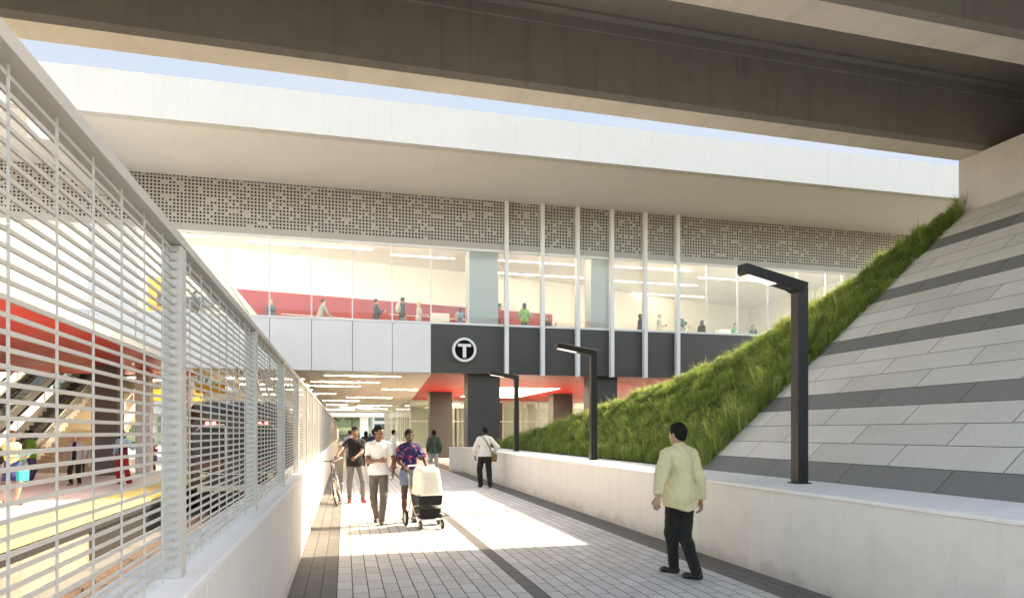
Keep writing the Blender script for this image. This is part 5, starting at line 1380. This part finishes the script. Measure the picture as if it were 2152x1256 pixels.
for i, (x, y, h, r_, lb) in enumerate(((-9, 150, 9, 4.2, 'round green tree left beyond the far overpass'), (-3.5, 146, 8, 3.8, 'pale green tree seen through the far opening'), (1.5, 152, 10, 4.5, 'darker green tree right of the far opening'), (-15, 148, 10, 4.6, 'tall green tree hidden mostly by the train'),
        (-20, 66, 8, 3.6, 'green tree outside the glazed hall behind the escalators'), (-26, 62, 9, 4.2, 'broad green tree outside the hall at the left'), (-14.5, 70, 9, 4, 'green tree outside the hall past the stair'))):
    tree('tree', lb, x, y, h, r_, (.075, .12, .03) if i % 2 else (.10, .14, .045), 40 + i)
b = MB(); b.prism([(128, 0), (175, 3.2), (420, 26), (420, -1), (128, -1)], 'x', -300, 300)
struct(b.build('hill', plain('green_hill', (.09, .115, .04), .95, var=.4, scale=.15, bump=.5)))
# ------------------------------------------------------------------ grass on the embankment: one object of blades
def grass():
    rg = np.random.default_rng(5)
    N = 300000
    y = 10.45 + (28.3 - 10.45) * rg.random(N) ** 1.25
    xc = crest(y) + 1.2
    x = 5.93 + (xc - 5.93) * rg.random(N)
    # tufts: pull blades towards clump centres
    cn = 2200
    cy = 10.5 + 17.8 * rg.random(cn) ** 1.25; cx = 5.95 + (crest(cy) + 1.0 - 5.95) * rg.random(cn); ch = rg.random(cn) ** 1.6; ct = rg.random(cn)
    cell = .5
    from collections import defaultdict
    gi = defaultdict(list)
    for i in range(cn): gi[(int(cx[i] / cell), int(cy[i] / cell))].append(i)
    near = np.full(N, -1); best = np.full(N, 9.)
    kx, ky = (x / cell).astype(int), (y / cell).astype(int)
    pad = 24; tab = {k: np.array(v) for k, v in gi.items()}
    order = np.lexsort((ky, kx)); kxo, kyo = kx[order], ky[order]
    chg = np.flatnonzero(np.diff(kxo) | np.diff(kyo)) + 1
    for seg in np.split(order, chg):
        a, b_ = kx[seg[0]], ky[seg[0]]
        cand = np.concatenate([tab.get((a + i, b_ + j), np.empty(0, int)) for i in (-1, 0, 1) for j in (-1, 0, 1)]).astype(int)
        if len(cand) == 0: continue
        d = (x[seg][:, None] - cx[cand]) ** 2 + (y[seg][:, None] - cy[cand]) ** 2
        m = d.argmin(1); near[seg] = cand[m]; best[seg] = np.sqrt(d[np.arange(len(seg)), m])
    ok = near >= 0
    x, y, near, best = x[ok], y[ok], near[ok], best[ok]
    pull = rg.random(len(x)) ** .7 * .72
    x = x + (cx[near] - x) * pull; y = y + (cy[near] - y) * pull
    ok = y > 10.42; x, y, near = x[ok], y[ok], near[ok]
    n = len(x)
    z = ground_z(x, y)
    edge = np.exp(-((y - 10.6) / 1.6) ** 2)
    patch = .5 + .5 * np.sin(x * 1.7 + 1.3 * np.sin(y * .9)) * np.sin(y * 1.3 + x * .6)
    h = (.09 + .20 * ch[near] + .06 * patch + .15 * edge * np.clip((9.5 - x) / 3, 0.1, 1)) * (.55 + .75 * rg.random(n))
    tall = rg.random(n) < .02; h = np.where(tall, h * 1.7, h)
    az = rg.random(n) * 6.283
    dirx = np.cos(az) * .5 + (x - cx[near]) * 4.5 - .15; diry = np.sin(az) * .5 + (y - cy[near]) * 4.5
    l = np.maximum(np.hypot(dirx, diry), 1e-6); dx, dy = dirx / l, diry / l
    lean = h * (.3 + .8 * rg.random(n)) * np.clip(l, .35, 1.25)
    wd = (.0035 + .004 * rg.random(n)) * np.where(y > 15, 1.5, 1.0) * np.where(tall, .6, 1)
    px_, py_ = -dy * wd, dx * wd
    base = np.stack([x, y, z - .02], 1); up_ = np.zeros_like(base); up_[:, 2] = 1; d3 = np.stack([dx, dy, 0 * dx], 1); w3_ = np.stack([px_, py_, 0 * px_], 1)
    mid = base + up_ * (h * .6)[:, None] + d3 * (lean * .3)[:, None]
    tip = base + up_ * (h * (1 - .25 * np.clip(l, 0, 1)))[:, None] + d3 * lean[:, None]
    v = np.concatenate([base - w3_, base + w3_, mid + w3_ * .8, mid - w3_ * .8, tip])
    i = np.arange(n)
    nv = 5 * n
    loops = np.concatenate([np.stack([i, i + n, i + 2 * n, i + 3 * n], 1).ravel(), np.stack([i + 3 * n, i + 2 * n, i + 4 * n], 1).ravel()])
    me = bpy.data.meshes.new('grass'); me.vertices.add(nv); me.vertices.foreach_set('co', v.ravel().astype(np.float32))
    me.loops.add(len(loops)); me.loops.foreach_set('vertex_index', loops.astype(np.int32))
    me.polygons.add(2 * n); st_ = np.concatenate([np.arange(n) * 4, 4 * n + np.arange(n) * 3]).astype(np.int32)
    me.polygons.foreach_set('loop_start', st_)
    tone = ct[near] * .42 + .36 * rg.random(n) + .22 * patch
    at_ = me.attributes.new('tone', 'FLOAT', 'POINT'); at_.data.foreach_set('value', np.tile(tone, 5).astype(np.float32))
    ar = me.attributes.new('dry', 'FLOAT', 'POINT'); ar.data.foreach_set('value', np.tile(((rg.random(n) < .05 + .10 * patch) | tall).astype(np.float32), 5))
    me.update(calc_edges=True); me.validate()
    b = NB('grass_blades'); tn = b.n('ShaderNodeAttribute', attribute_name='tone').outputs['Fac']; dr = b.n('ShaderNodeAttribute', attribute_name='dry').outputs['Fac']
    c = b.ramp(tn, [(0, (.06, .105, .025)), (.33, (.17, .26, .055)), (.66, (.31, .42, .095)), (1, (.50, .55, .21))])
    c = b.mix(dr, c, (.30, .27, .12))
    nt = b.nt
    b.set(c, .55, spec=.3)
    tr = b.n('ShaderNodeBsdfTranslucent'); b.put(tr.inputs[0], c); mx = b.n('ShaderNodeMixShader'); mx.inputs[0].default_value = .42
    nt.links.new(b.b.outputs[0], mx.inputs[1]); nt.links.new(tr.outputs[0], mx.inputs[2]); nt.links.new(mx.outputs[0], b.out.inputs[0])
    me.materials.append(b.m)
    o = bpy.data.objects.new('grass', me); col.objects.link(o); o['kind'] = 'stuff'
    # pale seed heads
    m = 420; sel = rg.integers(0, n, m); p = tip[sel] + np.array([0, 0, .03]); s_ = rg.uniform(.006, .013, m)
    oc = np.array([(1, 0, 0), (-1, 0, 0), (0, 1, 0), (0, -1, 0), (0, 0, 1.6), (0, 0, -1.6)], float)
    vv = (p[:, None, :] + oc[None] * s_[:, None, None]).reshape(-1, 3); fs = []
    for k in range(m):
        q = k * 6
        for a, b2, c2 in ((0, 2, 4), (2, 1, 4), (1, 3, 4), (3, 0, 4), (2, 0, 5), (1, 2, 5), (3, 1, 5), (0, 3, 5)): fs.append((q + a, q + b2, q + c2))
    o2 = npobj('seed_heads', vv, fs, pl((.6, .56, .42), .8), None, False); o2['kind'] = 'stuff'
grass()
# ------------------------------------------------------------------ camera, sky and sun
cam = bpy.data.cameras.new('camera'); co = bpy.data.objects.new('camera', cam); col.objects.link(co)
co.location = (0, 0, EYE); co.rotation_euler = (R(90), 0, -TH)
cam.sensor_width = 36; cam.lens = F_ / 2152 * 36; cam.shift_y = (907 - 628) / 2152; cam.clip_start = .05; cam.clip_end = 3000
scene.camera = co
sv = Vector((1.21, .40, 1.0)).normalized()
elev = math.asin(sv.z); azi = math.atan2(sv.x, sv.y)
w = bpy.data.worlds.new('World'); scene.world = w; w.use_nodes = True
nt = w.node_tree; bg = nt.nodes['Background']
sky = nt.nodes.new('ShaderNodeTexSky'); sky.sky_type = 'NISHITA'; sky.sun_disc = False
sky.sun_elevation = elev; sky.sun_rotation = azi; sky.altitude = 50; sky.air_density = 1.0; sky.dust_density = 2.6; sky.ozone_density = 1.2
nt.links.new(sky.outputs[0], bg.inputs[0]); bg.inputs[1].default_value = .15
L = bpy.data.lights.new('sun', 'SUN'); L.energy = 2.5; L.angle = R(.55); L.color = (1, .945, .86)
so = bpy.data.objects.new('sun', L); col.objects.link(so); so.rotation_euler = (-sv).to_track_quat('-Z', 'Y').to_euler()
vs = scene.view_settings; vs.view_transform = 'Standard'; vs.look = 'None'; vs.gamma = 1; vs.exposure = 2.33; vs.use_white_balance = True; vs.white_balance_temperature = 8300; vs.white_balance_tint = 10; vs.use_curve_mapping = False
c = scene.cycles; c.max_bounces = 10; c.diffuse_bounces = 5; c.glossy_bounces = 4; c.transparent_max_bounces = 24; c.transmission_bounces = 6
c.use_denoising = True; c.sample_clamp_indirect = 6; c.caustics_reflective = False; c.caustics_refractive = False

# pale sky dome far behind the station (the stretch of sky the gap shows)
b = MB(); b.smooth = True; n_, m_ = 24, 10
for i in range(n_ + 1):
    a_ = R(-62 + 120 * i / n_)
    for j in range(m_ + 1):
        e_ = R(-1.5 + 48 * j / m_); b.v.append((820 * math.sin(a_) * math.cos(e_), 820 * math.cos(a_) * math.cos(e_), 820 * math.sin(e_)))
for i in range(n_):
    for j in range(m_):
        q_ = i * (m_ + 1) + j; b.f.append([q_, q_ + 1, q_ + m_ + 2, q_ + m_ + 1]); b.mi.append(0); b.sm.append(True)
nb = NB('pale_sky'); cl = nb.noise(nb.map(nb.coord(), (1, 1, 2.2)), .006, 5, .55)
nb.set((0, 0, 0), 1, spec=0, Emission_Color=nb.ramp(cl, [(.35, (.112, .157, .236)), (.62, (.130, .165, .232))]), Emission_Strength=1.)
struct(b.build('sky', nb.m))
